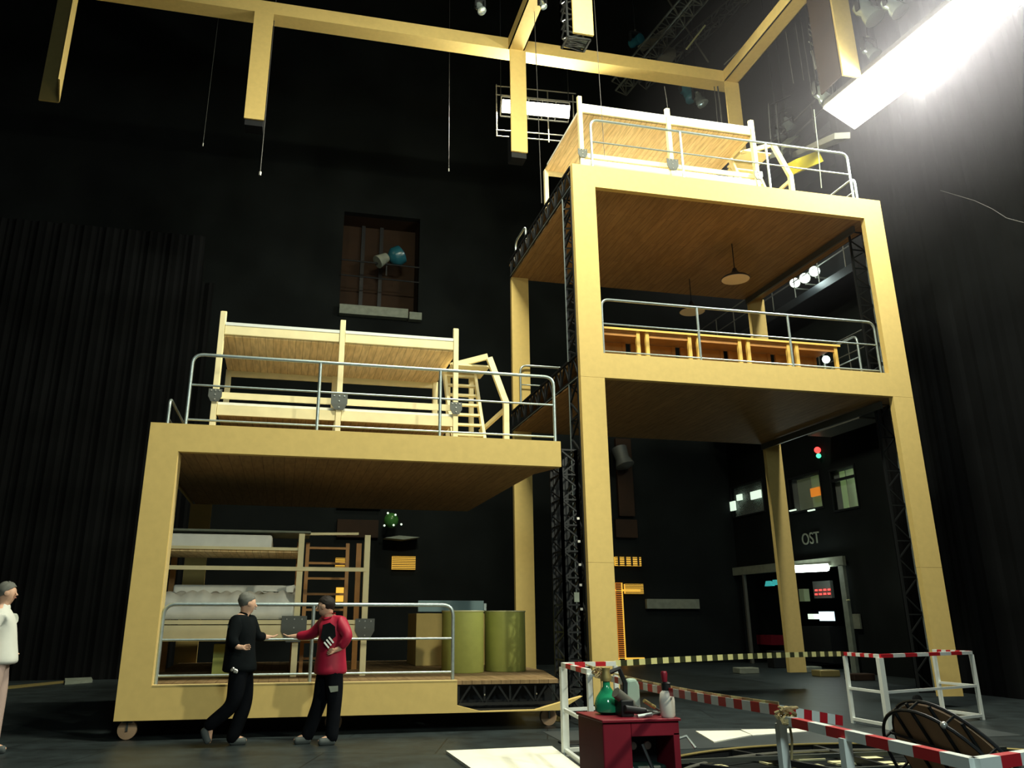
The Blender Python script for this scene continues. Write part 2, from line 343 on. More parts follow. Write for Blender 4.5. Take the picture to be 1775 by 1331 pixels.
# ------------------------------------------------------------------ railings
def rounded(p0, p1, p2, r=.16, n=6):
    p0, p1, p2 = map(Vector, (p0, p1, p2)); a = (p0-p1).normalized(); b = (p2-p1).normalized(); out = []
    for i in range(n+1):
        t = i/n; q0 = p1+a*r*(1-t); q1 = p1+b*r*t; out.append(q0.lerp(q1, t))
    return out
def railing(label, A, B, z, h, mids=2, open_ends=(True, True), levels=(.09, .57), r=.026, name='pipe_railing'):
    A = Vector((*A, z)); B = Vector((*B, z)); hh = Vector((0, 0, h))
    t = thing(name, label, 'railing', A)
    pts = [A]+rounded(A, A+hh, B+hh)+rounded(A+hh, B+hh, B)+[B]
    MB().path(pts, r, 10).build('top_rail', M['steel'], t, True)
    for k in range(mids):
        p = A.lerp(B, (k+1)/(mids+1)); MB().path([p, p+hh], r*.95, 8).build('post', M['steel'], t, True)
    for l in levels:
        MB().path([A+Vector((0, 0, h*l)), B+Vector((0, 0, h*l))], r*.62, 8).build('mid_rail', M['steel'], t, True)
    return t
railing('grey pipe railing along the front edge of the wagon roof, before the pale bunk bed', (-1.55, YL+.15), (4.05, YL+.15), LT, 1.09, 2)
railing('grey pipe railing on the wagon ground level, behind the two standing men', (-1.56, YL+.15), (2.42, YL+.15), LF, 1.02, 1, levels=(.11, .55))
railing('grey pipe railing before the row of tables on the tower middle level', (5.46, YR+.2), (11.33, YR+.2), 6.07, 1.13, 2)
railing('grey pipe railing along the front edge of the tower roof', (5.42, YR+.2), (11.33, YR+.2), 9.92, 1.19, 2)
railing('grey pipe railing along the right side of the tower middle level', (11.45, YR+.9), (11.45, REAR-.3), 6.07, 1.1, 2)
railing('grey pipe railing running back along the right side of the tower roof', (11.55, YR+.35), (11.55, REAR-.3), 9.92, .72, 2)
railing('grey pipe railing at the left side of the tower roof, beside the lattice truss', (5.02, 17.0), (5.02, 17.9), 9.92, .42, 0, levels=())
railing('grey pipe railing at the back of the tower middle level, behind the slanting truss', (5.1, REAR-.1), (7.6, REAR-.1), 6.07, 1.1, 0)
p = railing('short worn rail stub at the left rear of the wagon roof', (-1.93, 13.2), (-1.93, 17.6), LT, .62, 1, levels=(.5,))

# ------------------------------------------------------------------ bunk beds
def hexplate(parent, x, y, z, s=.15):
    p = MB().prism([(x-s, y, z+s), (x+s, y, z+s), (x+s, y, z-s*.2), (x+s*.55, y, z-s), (x-s*.55, y, z-s), (x-s, y, z-s*.2)], (0, -.012, 0)).build('joint_plate', M['plate'], parent)
    for dx, dz in ((-.6, .75), (0, .75), (.6, .75), (0, .1), (0, -.65)):
        MB().lathe((x+dx*s, y-.013, z+dz*s), [(.013, 0), (.009, -.008)], 8, (0, 1, 0)).build('bolt', M['bolt'], p)
def stair(parent, x0, y, z, zt, w=.55, lean=.3, run=.05):
    # steep open ladder facing the front
    lad = MB()
    a0, a1 = Vector((x0+.10, y-.25, z)), Vector((x0, y+.25, zt)); b0, b1 = a0+Vector((w, 0, 0)), a1+Vector((w, 0, 0))
    lad.bar(a0, a1, .05, .12, (0, 1, 0)); lad.bar(b0, b1, .05, .12, (0, 1, 0))
    l = lad.build('ladder', M['pine'], parent)
    for k in range(8):
        t = (k+.6)/8.2; MB().bar(a0.lerp(a1, t), b0.lerp(b1, t), .10, .035, (0, 0, 1)).build('rung', M['pine'], l)
def bunk(label, x0, y0, z0, w, d=2.2, hs=1.0, dx=0):
    t = thing('bunk_bed', label, 'bunk bed', (x0, y0, z0), 'pale wooden double bunk frames on the roofs')
    P = .09
    for xx in (x0, x0+w/2-P/2, x0+w-P):
        f = MB().box(xx, xx+P*.92, y0, y0+.06, z0, z0+2.0*hs).build('post', M['pine'], t, bevel=.004)
        MB().box(xx+.01, xx+P, y0+.07, y0+.12, z0, z0+2.03*hs).build('post', M['pine'], t)
        MB().box(xx, xx+P, y0+d-.1, y0+d, z0, z0+1.62*hs).build('post', M['pine'], t)
        hexplate(t, xx+P/2, y0-.002, z0+.62, .13 if x0+.1 < xx < x0+w-.2 else .10)
    zt = z0+1.63*hs
    for k in range(2):
        a = x0+P+k*(w/2-P/2); b = x0+w/2-P/2+k*(w/2-P/2)
        MB().box(a, b, y0+.02, y0+.07, zt, zt+.15).build('front_board', M['pine'], t, bevel=.004)
        MB().box(a, b, y0+.015, y0+.07, zt+.15, zt+.20).build('mattress_edge', M['white'], t)
        MB().box(a, b, y0+.07, y0+d-.02, zt+.15, zt+.20).build('mattress', M['fabric'], t)
        MB().box(a, b, y0+.09, y0+.13, z0+.60, z0+.70).build('lower_rail', M['pine'], t, bevel=.003)
        MB().box(a, b, y0+.02, y0+.07, z0+.32, z0+.48).build('lower_front_board', M['pine'], t, bevel=.003)
        MB().box(a, b, y0+.05, y0+d-.1, z0+.49, z0+.53).build('lower_mattress', M['fabric'], t)
        MB().box(a, b, y0+.05, y0+d-.05, z0+.36, z0+.4).build('lower_deck', M['pine_planks'], t)
        MB().box(a, b, y0+d-.1, y0+d-.05, z0+.66, z0+.86).build('back_board', M['greyply'], t)
    MB().box(x0+.02, x0+w-.02, y0+.08, y0+d, zt-.02, zt+.02).build('upper_deck', M['pine_planks'], t)
    MB().box(x0+.02, x0+w-.02, y0+d-.06, y0+d, zt-.12, zt-.02).build('rear_beam', M['pine'], t)
    # ladder frame at the right
    xr = x0+w+.02+dx
    stair(t, xr-.1, y0+.7, z0, z0+1.55*hs, .55)
    MB().box(xr, xr+.07, y0+1.2, y0+1.27, z0, z0+1.5*hs).build('ladder_post', M['pine'], t)
    MB().box(xr+.42, xr+.5, y0+1.2, y0+1.27, z0, z0+1.5*hs).build('ladder_post', M['pine'], t)
    MB().box(xr-.05, xr+.62, y0+.45, y0+1.2, z0+1.50*hs, z0+1.53*hs).build('landing', M['pine'], t)
    h = MB(); a = Vector((xr+.56, y0+.25, z0+1.60*hs)); k = Vector((xr+.82, y0+.15, z0+.80*hs))
    h.bar(Vector((xr-.05, y0+.6, z0+1.52*hs)), a+Vector((0, .1, .06)), .05, .10)
    h.bar(a, k, .10, .08, (0, 1, 0)); h.bar(k+Vector((0, 0, .03)), Vector((k.x+.0, k.y, z0)), .09, .09); h.bar(k+Vector((0, 0, -.1)), Vector((xr+.55, y0+.9, z0+.45)), .05, .07)
    h.build('handrail', M['pine'], t)
    return t
bunk('pale wooden bunk bed with ladder on the low wagon roof', -1.28, 12.85, LT, 3.87, 2.1)
bunk('pale wooden bunk bed with ladder on top of the tall tower, brightly lit', 5.32, 13.95, 9.92, 4.08, 2.5)
# lower bunk inside the wagon
t = thing('bunk_bed', 'wooden bunk bed with white bedding on the wagon ground level under the ceiling', 'bunk bed', (-1.0, 13.6, LF))
bx0, bx1, by = -1.9, .27, 13.6
for xx in (bx1-.09, bx1+.95, bx0):
    for yy in (by, by+1.6):
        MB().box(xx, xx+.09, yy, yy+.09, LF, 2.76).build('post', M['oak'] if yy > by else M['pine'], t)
MB().box(bx0, bx1, by+.02, by+.07, 2.50, 2.545).build('upper_front_board', M['pine'], t)
MB().box(bx0, bx1, by+.07, by+1.6, 2.47, 2.50).build('upper_deck', M['pine_planks'], t)
tag(MB().box(bx0, bx1-.5, by+.1, by+1.5, 2.505, 2.74).build('upper_mattress', M['fabric'], t, bevel=.04), 'white mattress on the upper deck')
MB().box(bx0, bx1+.1, by+.3, by+1.4, 2.80, 2.83).build('top_board', M['greyply'], t)
MB().box(bx0, bx1+1.0, by-.02, by+.03, 2.19, 2.25).build('rail', M['pine'], t)
for z0, z1 in ((1.40, 1.46), (1.18, 1.385)): MB().box(bx0, bx1+1.0, by-.03, by+.03, z0, z1).build('lower_front_board', M['pine'], t)
MB().box(bx0, bx1+1.0, by+.0, by+1.6, 1.16, 1.38).build('lower_deck', M['mdf_edge'], t)
# rumpled bedding
bd = MB(); nx, ny = 40, 10
for j in range(ny+1):
    for i in range(nx+1):
        x = bx0+.1+(bx1-bx0-.2)*i/nx; y = by+.04+1.4*j/ny; z = 1.86+.03*math.sin(i*.5+j)+.02*math.sin(i*1.3-j*.7)
        if j == 0: z = 1.47
        elif j == 1: y = by+.02; z = 1.66+.02*math.sin(i*.8)
        bd.v.append((x, y, z))
for j in range(ny):
    for i in range(nx): a = j*(nx+1)+i; bd.face([a, a+1, a+nx+2, a+nx+1])
o = bd.build('bedding', M['fabric'], t, True)
md = o.modifiers.new('thick', 'SOLIDIFY'); md.thickness = .03
MB().box(bx0+.1, bx1-.05, by+1.45, by+1.55, 1.47, 2.02).build('back_cushion', M['fabric'], t, bevel=.03)
MB().prism([(bx1-.6, by+.5, 1.9), (bx1-.12, by+.5, 1.88), (bx1-.1, by+.5, 2.0), (bx1-.3, by+.5, 1.95)], (0, .5, 0)).build('pillow', M['fabric'], t)
MB().box(-1.0, -.66, by+.6, by+1.0, LF, 1.10).build('storage_panel', M['olive'], t)
hexplate(t, bx1-.08, by-.035, 1.33, .19); hexplate(t, bx1+1.0, by-.035, 1.33, .15)
lad = MB().bar((bx1+.08, by+.8, LF), (bx1+.08, by+1.0, 2.7), .06, .08).bar((bx1+.75, by+.8, LF), (bx1+.75, by+1.0, 2.7), .06, .08).build('ladder', M['oak'], t)
for k in range(8):
    z = LF+.2+k*.25; MB().box(bx1+.08, bx1+.75, by+.8+k*.022, by+.88+k*.022, z, z+.035).build('rung', M['oak'], lad)
MB().bar((bx1-.05, by+.5, 2.80), (bx1+.9, by+.9, 2.86), .09, .04).build('ladder_brace', M['pine'], t)

# ------------------------------------------------------------------ wagon ground level: drums, panel, boxes
for x, y, lab, g in ((2.93, 14.05, 'left of the two yellow-green drums on the wagon floor', 0), (3.70, 14.25, 'right of the two yellow-green drums, nearest the wagon floor end', 1)):
    r = .345; t = thing('drum', lab, 'drum', (x, y, LF))
    MB().lathe((x, y, LF), [(r-.01, 0), (r, .01), (r, .94), (r-.02, .95), (r-.02, .93), (.02, .93)], 40).build('body', M['olive'], t, True)
    MB().path([(x+r*math.cos(a*math.pi/20), y+r*math.sin(a*math.pi/20), LF+.945) for a in range(40)], .012, 6, True).build('rim', M['olive_edge'], t, True)
t = thing('blue_panel', 'pale blue flat panel lying on the tan box behind the drums', 'panel', (3.1, 16.2, 1.55))
MB().box(2.48, 3.74, 16, 16.05, 1.60, 1.80).build('board', M['bluepanel'], t)
MB().box(3.74, 3.79, 15.98, 16.04, 1.62, 1.75).build('end_bracket', M['steel'], t)
single('storage_box', MB().box(2.45, 3.82, 16.0, 17.1, LF, 1.57), M['mdf'], 'tan box under the pale blue panel at the back of the wagon floor', 'box', bevel=.01)

# ------------------------------------------------------------------ tables on tower middle level
def table(x0, x1, y, z):
    t = thing('work_table', '', 'table', ((x0+x1)/2, y+.4, z), 'orange wooden tables in a row on the middle level')
    MB().box(x0, x1, y, y+.8, z+.72, z+.745).build('table_top', M['oak'], t)
    MB().box(x0, x1, y-.02, y, z+.71, z+.75).build('top_edge', M['oak_edge'], t)
    MB().box(x0+.08, x1-.08, y+.03, y+.05, z+.60, z+.71).build('apron', M['oak'], t)
    for lx in (x0+.06, x1-.13):
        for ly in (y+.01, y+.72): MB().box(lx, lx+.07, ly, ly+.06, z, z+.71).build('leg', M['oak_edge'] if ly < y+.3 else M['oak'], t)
    MB().box(x0+.06, x1-.06, y+.74, y+.77, z+.03, z+.70).build('back_panel', M['oak'], t)
    return t
def copy_tree(o, parent=None):
    c = o.copy(); scene.collection.objects.link(c)
    if parent: c.parent = parent
    for ch in list(o.children): copy_tree(ch, c)
    return c
tw_ = 1.085; tx = 5.38
proto = table(tx, tx+tw_, 14.02, 6.07)
names = ['leftmost orange wooden table on the tower middle level, beside the tan post', 'second orange wooden table from the left on the tower middle level', 'middle orange wooden table of the five on the tower middle level', 'fourth orange wooden table on the tower middle level, in front of the rear column', 'rightmost orange wooden table on the tower middle level, open floor to its right']
for k in range(5):
    o = proto if k == 0 else copy_tree(proto)
    o.location.x = proto.location.x+tw_*k if k else proto.location.x; o['label'] = names[k]
# small white lamp standing under the rightmost table
q = at(1432, 623, Y=14.9)
t = thing('clip_lamp', 'small bright lamp glowing under the rightmost table of the tower', 'lamp', (q.x, 14.9, 6.07))
MB().path([(q.x, 14.9, 6.07), (q.x, 14.9, q.z-.08)], .015, 6).build('stand', M['black'], t)
MB().lathe((q.x, 14.9, q.z), sphere_prof(.08, 8), 12).build('bulb', M['glow2'], t)

# pendant lamps
def pendant(x, y, zc, ztop, label):
    t = thing('pendant_lamp', label, 'lamp', (x, y, ztop), 'wide round pendant lamps under the tower ceiling')
    MB().path([(x, y, zc+.2), (x, y, ztop)], .012, 6).build('cord', M['black'], t)
    MB().lathe((x, y, zc), [(.31, 0), (.315, .01), (.25, .07), (.12, .12), (.06, .2), (.04, .26)], 32).build('shade', M['lampshade'], t, True)
    MB().lathe((x, y, zc-.012), [(.295, 0), (.30, .006), (.30, .014)], 32).build('diffuser', M['diffuser'], t)
pendant(9.27, 15.13, 8.6, 9.46, 'nearer round pendant lamp with pale disc, hanging from the tower ceiling')
pendant(9.27, 17.2, 8.6, 9.46, 'farther round pendant lamp with pale disc, seen just above the railing')

# ------------------------------------------------------------------ hanging frame
hf = thing('hanging_set_piece', 'tan beam frame hanging above the stage with columns pointing down', 'stage set', (3, 16, 16.5))
HZ0, HZ1 = 16.15, 16.52
MB().box(-6.4, 11.8, REAR, REAR+.04, HZ0, HZ1).build('rear_beam_face', M['mdf'], hf)
MB().box(-6.4, 11.8, REAR+.04, REAR+.46, HZ0, HZ0+.03).build('rear_beam_soffit', M['mdf'], hf)
for x in (4.94, 11.36):
    MB().box(x, x+.44, YR, REAR, HZ0, HZ0+.03).build('side_beam_soffit', M['mdf'], hf)
    MB().box(x, x+.03, YR, REAR, HZ0, HZ1).build('side_beam_face', M['mdf'], hf)
    MB().box(x+.41, x+.44, YR, REAR, HZ0, HZ1).build('side_beam_face', M['mdf'], hf)
MB().box(4.94, 11.8, YR, YR+.04, HZ0, HZ1).build('front_beam_face', M['mdf'], hf)
for x0, x1, y in ((4.98, 5.42, REAR), (11.36, 11.8, REAR), (-1.72, -1.25, REAR), (-6.37, -5.95, REAR+.3), (5.06, 5.50, YR), (11.38, 11.84, YR)):
    c = MB().box(x0, x1, y-.03, y+.02, 13.0, HZ0).build('hanging_column', M['mdf'], hf)
    if y == YR and x0 > 8:
        MB().box(x0-.03, x0, y+.02, y+.75, 13.0, HZ0).build('column_return', M['brown'], c)  # shade of this unlit side is put into the dark brown
    elif y == YR:
        MB().lattice((x0-.1, y+.06, 12.95), (x0-.1, y+.06, HZ0), (x0-.1, y+.45, 12.95), (x0-.1, y+.45, HZ0), 7, .02, .014).lattice((x1-.05, y+.45, 12.95), (x1-.05, y+.45, HZ0), (x0-.1, y+.45, 12.95), (x0-.1, y+.45, HZ0), 7, .02, .014).lattice((x1-.05, y+.06, 12.95), (x1-.05, y+.45, 12.95), (x0-.1, y+.06, 12.95), (x0-.1, y+.45, 12.95), 2, .02, .014).build('steel_core', M['black'], c)
        MB().box(x0+.03, x1-.06, y+.1, y+.4, 13.0, 13.01).build('core_plate', M['ledge'], c)
    elif x0 < -3:
        MB().prism([(x1, y-.03, 13.0), (x1, y-.03, HZ0), (x1+.30, y-1.2, HZ0), (x1+.30, y-1.2, 12.85)], (.03, .02, 0)).build('column_return', M['mdf'], c)
    else:
        MB().box(x0+.02, x1-.02, y+.03, y+.4, 12.85, 13.6).build('steel_core', M['black'], c)

# ------------------------------------------------------------------ lamps and rigging
def flood_row(label, a, b, d, nlamp, m, size=.5, power_dir=(0, -1, -1), frame=True, gap=.0):
    a, b = Vector(a), Vector(b); t = thing('flood_batten', label, 'stage light', (a+b)/2)
    n = Vector(power_dir).normalized(); u = (b-a).normalized()
    for k in range(nlamp):
        c = a.lerp(b, (k+.5)/nlamp); L = (b-a).length/nlamp*(.5-gap)
        h = MB().bar(c-u*L+n*-.14, c+u*L+n*-.14, d, .22, n).build('lamp_housing', M['grey'], t)
        MB().bar(c-u*L*.95, c+u*L*.95, d*.95, .06, n).build('lamp_face', m, h)
    if frame:
        f = MB(); w = n.cross(u).normalized()
        for s in (-1, 1):
            f.bar(a+w*s*d*.75-n*.1, b+w*s*d*.75-n*.1, .04)
        for k in range(nlamp+1):
            c = a.lerp(b, k/nlamp); f.bar(c+w*d*.75-n*.1, c-w*d*.75-n*.1, .03)
        f.build('frame', M['grey'], t)
    mb = MB()
    for e_ in (a, b): mb.bar(e_-n*.1, Vector((e_.x, e_.y, 23.99)), .02)
    mb.build('suspension_cable', M['black'], t)
    return t
A = at(1454, 205, Z=12.9); B = at(1790, -58, Z=12.9)
flood_row('long blazing white flood strip at the upper right, beside the curtain', A, B, .98, 8, M['glow'], power_dir=(-.35, -.15, -.75), frame=False)  # lamp faces widened to take in the bloom of the round lamps
fl = flood_row('short blazing white flood row behind the hanging column, left of the tower bunk', (5.25, 20, 15.72), (7.35, 20, 15.82), .38, 5, M['glow'], power_dir=(0, -1, -.5), gap=.02)
cage = MB()
for z in (16.45, 16.15, 14.95, 14.75): cage.path([(5.1, 20.1, z), (7.6, 20.1, z+.12)], .02, 6)
for x in (5.12, 5.9, 6.7, 7.5): cage.path([(x, 20.1, 14.75), (x, 20.1, 16.5)], .02, 6)
cage.build('cage', M['grey'], fl)
for k, (x, y) in enumerate(((1378, 490), (1395, 482), (1412, 470))):
    q = at(x, y, X=15.2); t = thing('flood_lamp', ['lowest', 'middle', 'highest'][k]+' of three round white lamps in a row seen through the tower top level', 'stage light', q, 'three round lamps on the side gallery')
    MB().lathe(q, [(.02, .22), (.12, .18), (.17, .02), (.17, 0)], 16, (.5, .6, .2)).build('housing', M['grey'], t, True)
    MB().lathe(q, sphere_prof(.15, 8, .6), 16, (.6, .8, .2)).build('lens', M['glow2'], t, True)
    MB().bar(q+Vector((0, 0, -.2)), q+Vector((.8, 0, -.2)), .04).build('arm', M['grey'], t)
lamp('gallery_lamp_light', 'POINT', at(1395, 484, X=14.8), (0, 0, 0), 60, COOL, .2)

def gallery(label, X, y0, y1, z, h=1.1):
    t = thing('service_gallery', label, 'gallery', (X, (y0+y1)/2, z))
    MB().box(X, max(X+.9, 16.02), y0, y1, z-.12, z).build('walkway', M['wall'], t)
    MB().box(X-.03, X, y0, y1, z-.2, z+.05).build('edge_beam', M['black'], t)
    r = MB()
    for zz in (z+h, z+h*.55): r.path([(X, y0, zz), (X, y1, zz)], .022, 6)
    k = int((y1-y0)/1.2)
    for i in range(k+1): yy = y0+(y1-y0)*i/k; r.path([(X, yy, z), (X, yy, z+h)], .02, 6)
    r.build('guard_rail', M['grey'], t)
    return t
gallery('dark gallery with guard rail on the side wall behind the tower top level', 15.1, 17.6, 27.5, 11.0)
gallery('upper dark gallery with guard rail near the long flood strip', 14.6, 17.4, 27.5, 15.2)
gallery('lower dark gallery on the side wall above the control room windows', 15.2, 18.0, 27.5, 8.0)
# diagonal lighting truss behind the hanging frame
def truss(label, p, q, s=.45, m='grey', n=10):
    p, q = Vector(p), Vector(q); d = (q-p).normalized(); a = d.cross(Vector((0, 0, 1))).normalized()*s; b = a.cross(d).normalized()*s
    mb = MB(); mb.lattice(p, q, p+a, q+a, n, .022, .013); mb.lattice(p+b, q+b, p+a+b, q+a+b, n, .022, .013); mb.lattice(p, q, p+b, q+b, n, .022, .013)
    return single('lighting_truss', mb, M[m], label, 'truss')
truss('slanting lattice truss crossing behind the right part of the hanging beam', at(1085, 165, Y=21), at(1235, -10, Y=17.5), m='blackedge')
truss('second slanting truss rising to the top edge above the hanging beam', at(1120, 155, Y=22), at(1370, -60, Y=20), .35, m='blackedge')
single('pipe_batten', MB().path([at(1158, 0, Y=19.5), at(1228, 108, Y=19.0)], .025, 6), M['grey'], 'long thin pipe slanting down to the hanging beam, right of the pendant trusses', 'pipe')
single('pipe_batten', MB().path([at(1190, 85, Y=19.0), at(1222, 44, Y=19)], .03, 6), M['olive_edge'], 'short bright pipe leaning above the hanging beam', 'pipe')
single('pipe_batten', MB().path([at(1255, 112, Y=18.2), at(1400, -25, Y=15.5)], .018, 6), M['grey'], 'thin pipe running along the upper side of the right hanging beam', 'pipe')
single('roof_flap', MB().bar(at(1110, 85, Y=20), at(1165, 48, Y=19), .3, .05), M['grey'], 'flat grey board slanting above the hanging beam', 'board')
single('stage_monitor', MB().prism([at(1145, 95, Y=19.5), at(1157, 58, Y=19.5), at(1158, 80, Y=19.5), at(1172, 86, Y=19.5), at(1172, 98, Y=19.5)], (0, .5, 0)), M['grey'], 'pale grey metal box standing behind the hanging beam', 'box')
def moving_light(x, y, Y, label, s=.3, m='silver', ax=(.3, -.4, -1)):
    q = at(x, y, Y=Y); t = thing('moving_light', label, 'stage light', q+Vector((0, 0, s*1.6)))
    ax = Vector(ax).normalized()
    bump = [(s*.25, -s*.9), (s*.55, -s*.8), (s*.62, -s*.3), (s*.5, .1*s), (s*.66, s*.5), (s*.7, s*.9), (s*.5, s)]
    MB().lathe(q, bump, 14, ax).build('head', M[m], t, True)
    MB().bar(q+Vector((-s*.7, 0, 0)), q+Vector((-s*.7, 0, s*1.3)), .04, .12).bar(q+Vector((s*.7, 0, 0)), q+Vector((s*.7, 0, s*1.3)), .04, .12).bar(q+Vector((-s*.75, 0, s*1.3)), q+Vector((s*.75, 0, s*1.3)), .1, .06).build('yoke', M['black'], t)
    MB().bar(q+Vector((0, 0, s*1.3)), q+Vector((0, 0, s*1.75)), .05).build('clamp', M['grey'], t)
    MB().bar(q+Vector((0, 0, s*1.75)), Vector((q.x, q.y, 24)), .025).build('drop_pipe', M['black'], t)
    return t
moving_light(1192, 160, 20.5, 'stage lamp in teal wrap hanging below the right hanging beam', .34, 'teal')
moving_light(1212, 172, 19.4, 'stage lamp in clear wrap beside the teal one under the hanging beam', .26, 'silver')
moving_light(1102, 72, 20.5, 'teal stage lamp with a ring lens above the hanging beam', .26, 'teal', (.4, -1, -.2))
moving_light(1503, 20, 13, 'glossy wrapped stage lamp right of the bright hanging column, highest', .34)
moving_light(1548, 10, 12.4, 'glossy wrapped stage lamp at the top edge, left of the flood strip', .28)
moving_light(1508, 88, 14, 'glossy wrapped stage lamp half lost in the glare of the flood strip', .24)
moving_light(1425, 165, 15, 'glossy wrapped stage lamp just left of the lower end of the flood strip', .26)
moving_light(832, 14, 16, 'small silver lamp hanging above the left hanging beam', .16, 'silver')
moving_light(940, 8, 15.5, 'small lamp head hanging right of the middle hanging beam', .12, 'silver')
moving_light(1365, 215, 19, 'glossy lamp behind the ladder at the right of the tower bunk, upper', .24)
moving_light(1350, 235, 20.4, 'glossy lamp behind the ladder at the right of the tower bunk, lower', .22)
# ladder-like cage right of the tower roof
lg = MB()
for x in (1333, 1346): lg.bar(at(x, 180, Y=16.5), at(x+6, 262, Y=16.5), .05)
for y in (175, 195, 215, 235): lg.bar(at(1334, y+8, Y=16.5), at(1372, y-10, Y=18), .03)
single('steel_cage', lg, M['black'], 'black steel cage with rungs standing right behind the tower roof', 'frame')
single('pale_beam', MB().bar(at(1345, 268, Y=17), at(1376, 240, Y=19), .35, .12), M['ledge'], 'pale short beam behind the tower roof railing', 'beam')
single('yellow_box', MB().bar(at(1372, 292, Y=15.6), at(1412, 276, Y=15.9), .38, .30), M['yellow'], 'yellow box seen above the tower roof railing at its right end', 'box')
single('pale_beam', MB().bar(at(1385, 268, Y=17), at(1460, 235, Y=14.2), .35, .14), M['grey'], 'long grey beam under the lower end of the flood strip', 'beam')
# plastic-draped cable bundle with loops
cb = thing('cable_bundle', 'hanging bundle of looped cables left of the bright hanging column', 'cable', at(1410, 10, Y=15.5))
for x, y0, y1 in ((1362, 55, 145), (1378, 38, 140), (1386, 20, 165), (1395, 12, 180), (1420, 0, 175)):
    MB().path([at(x, y0, Y=15.5), at(x+(y1-y0)*.15, y1, Y=15.5)], .012, 5).build('cable', M['cable'], cb)
for y in (32, 46, 54, 62, 76):
    c = at(1410, y, Y=15.6); MB().path([c+Vector((.17*math.cos(a*.5), .05*math.sin(a*.7), .045*math.sin(a*.5))) for a in range(12)], .012, 5).build('cable', M['bolt'], cb)
MB().path([at(1407, 88, Y=15.6), at(1415, 120, Y=15.6)], .035, 6).build('cable_end', M['bolt'], cb)
# wires
def wire(label, p, q, r=.010, blob=True, m='cable', up_=False):
    p, q = Vector(p), Vector(q)
    if up_: p = Vector((p.x, p.y, 24))
    mb = MB().path([p, p.lerp(q, .5)+Vector((.01, 0, 0)), q], r, 5)
    t = thing('hanging_cable', label, 'cable', p); mb.build('cable', M[m], t)
    if blob: MB().path([q, q-Vector((0, 0, .09))], r*3, 6).build('hook', M['bolt'], t)
    return t
wire('faint hanging wire left of the tan column, shortest in view', at(372, 90, Y=19), at(352, 248, Y=19), .004, m='blackedge', up_=True)
wire('wire hanging from the lower end of the left tan column', at(459.5, 190, Y=18.3), at(451, 298, Y=18.3), .010, up_=True)
wire('thin wire with hook hanging in the dark middle background', at(775, 95, Y=19), at(778, 292, Y=19), .005, up_=True)
wire('wire running from the hanging column down to the tower side truss', at(924, 215, Y=16.5), at(939, 352, Y=16.5), .009, False, up_=True)
wire('wire passing in front of the tower bunk bed down to its deck', at(1023, 70, Y=13.5), at(1048, 272, Y=13.7), .006, False, up_=True)
wire('taut wire between the hanging beam and the middle of the tower bunk', at(1152, 150, Y=17.5), at(1158, 192, Y=17), .012, False)
wire('pair of rods hanging left of the right rear column, left one', at(1238, 150, Y=17.8), at(1244, 212, Y=17.5), .012, False)
wire('pair of rods hanging left of the right rear column, right one', at(1244, 150, Y=17.8), at(1252, 215, Y=17.5), .022, False)
wire('light rod dropping from the flood strip to the tower roof', at(1411, 190, Y=14.5), at(1424, 326, Y=14.5), .012, False, 'ledge')
single('slack_cable', MB().path([at(1630, 330, X=13.8), at(1690, 348, X=13.8), at(1720, 362, X=13.8), at(1745, 378, X=13.8), at(1775, 386, X=13.8)], .007, 5), M['cable'], 'slack pale cable drooping across the black curtain at the right', 'cable')

# niche spotlight
q = at(668, 452, Y=28.0)
t = thing('niche_spotlight', 'stage lamp with teal wrap in the brown niche high on the back wall', 'stage light', q-Vector((0, 0, .5)))
MB().lathe(q+Vector((-.15, -.1, -.02)), [(.05, -.3), (.17, -.25), (.24, .12), (.25, .2)], 16, (-.75, -.2, -.6)).build('head', M['ledge'], t, True)
MB().lathe(q+Vector((.42, 0, .22)), [(.1, -.32), (.36, -.2), (.38, .1), (.2, .3), (.03, .33)], 14, (-.75, 0, -.5)).build('plastic_wrap', M['teal'], t, True)
MB().bar(q+Vector((.05, 0, -.1)), q+Vector((.05, 0, -.6)), .05).build('stand', M['black'], t)
lamp('niche_light', 'POINT', (2.2, 27.0, 14.6), (0, 0, 0), 3, (1, .75, .45), .3)

# ------------------------------------------------------------------ back wall openings, grilles
def grille(label, x0, x1, z0, z1, y=27.9, m='orangelit', bars=7, vbars=0):
    t = thing('lit_grille', label, 'grille', ((x0+x1)/2, y, (z0+z1)/2))
    MB().box(x0, x1, y, y+.1, z0, z1).build('glowing_panel', M[m], t)
    f = MB()
    for k in range(bars): z = z0+(z1-z0)*(k+.5)/bars; f.box(x0, x1, y-.04, y-.01, z-.012, z+.012)
    for k in range(vbars): x = x0+(x1-x0)*(k+.5)/vbars; f.box(x-.03, x+.03, y-.05, y-.01, z0, z1)
    f.build('bars', M['black'], t); return t
def rect(x0, y0, x1, y1, Y): a = at(x0, y0, Y=Y); b = at(x1, y1, Y=Y); return a.x, b.x, b.z, a.z
grille('small orange lit grille behind the ladder of the lower bunk', *rect(582, 967, 602, 984, 27.9), bars=5)
grille('orange lit grille in the dark middle of the lower wagon', *rect(680, 964, 720, 987, 27.9), bars=7)
grille('orange lit grille right of the tower left post', *rect(1066, 965, 1112, 981, 27.9), bars=4, vbars=4)
grille('small orange lit grille just below the one right of the tower left post', *rect(1083, 1012, 1116, 1029, 27.9), bars=6)
grille('two small warm lit panes above the bunk ladder foot', *rect(583, 1018, 595, 1043, 27.9), bars=1)
gt = thing('gate_frame', 'thin yellow lit gate frame low on the back wall beside the tower left post', 'gate', (12, 27.9, 0))
x0, x1, z0, z1 = rect(1066, 1010, 1082, 1143, 27.9); x2 = at(1116, 1143, Y=27.9).x
MB().box(x0, x1, 27.85, 27.9, z0, z1).build('perforated_jamb', M['orangedim'], gt)
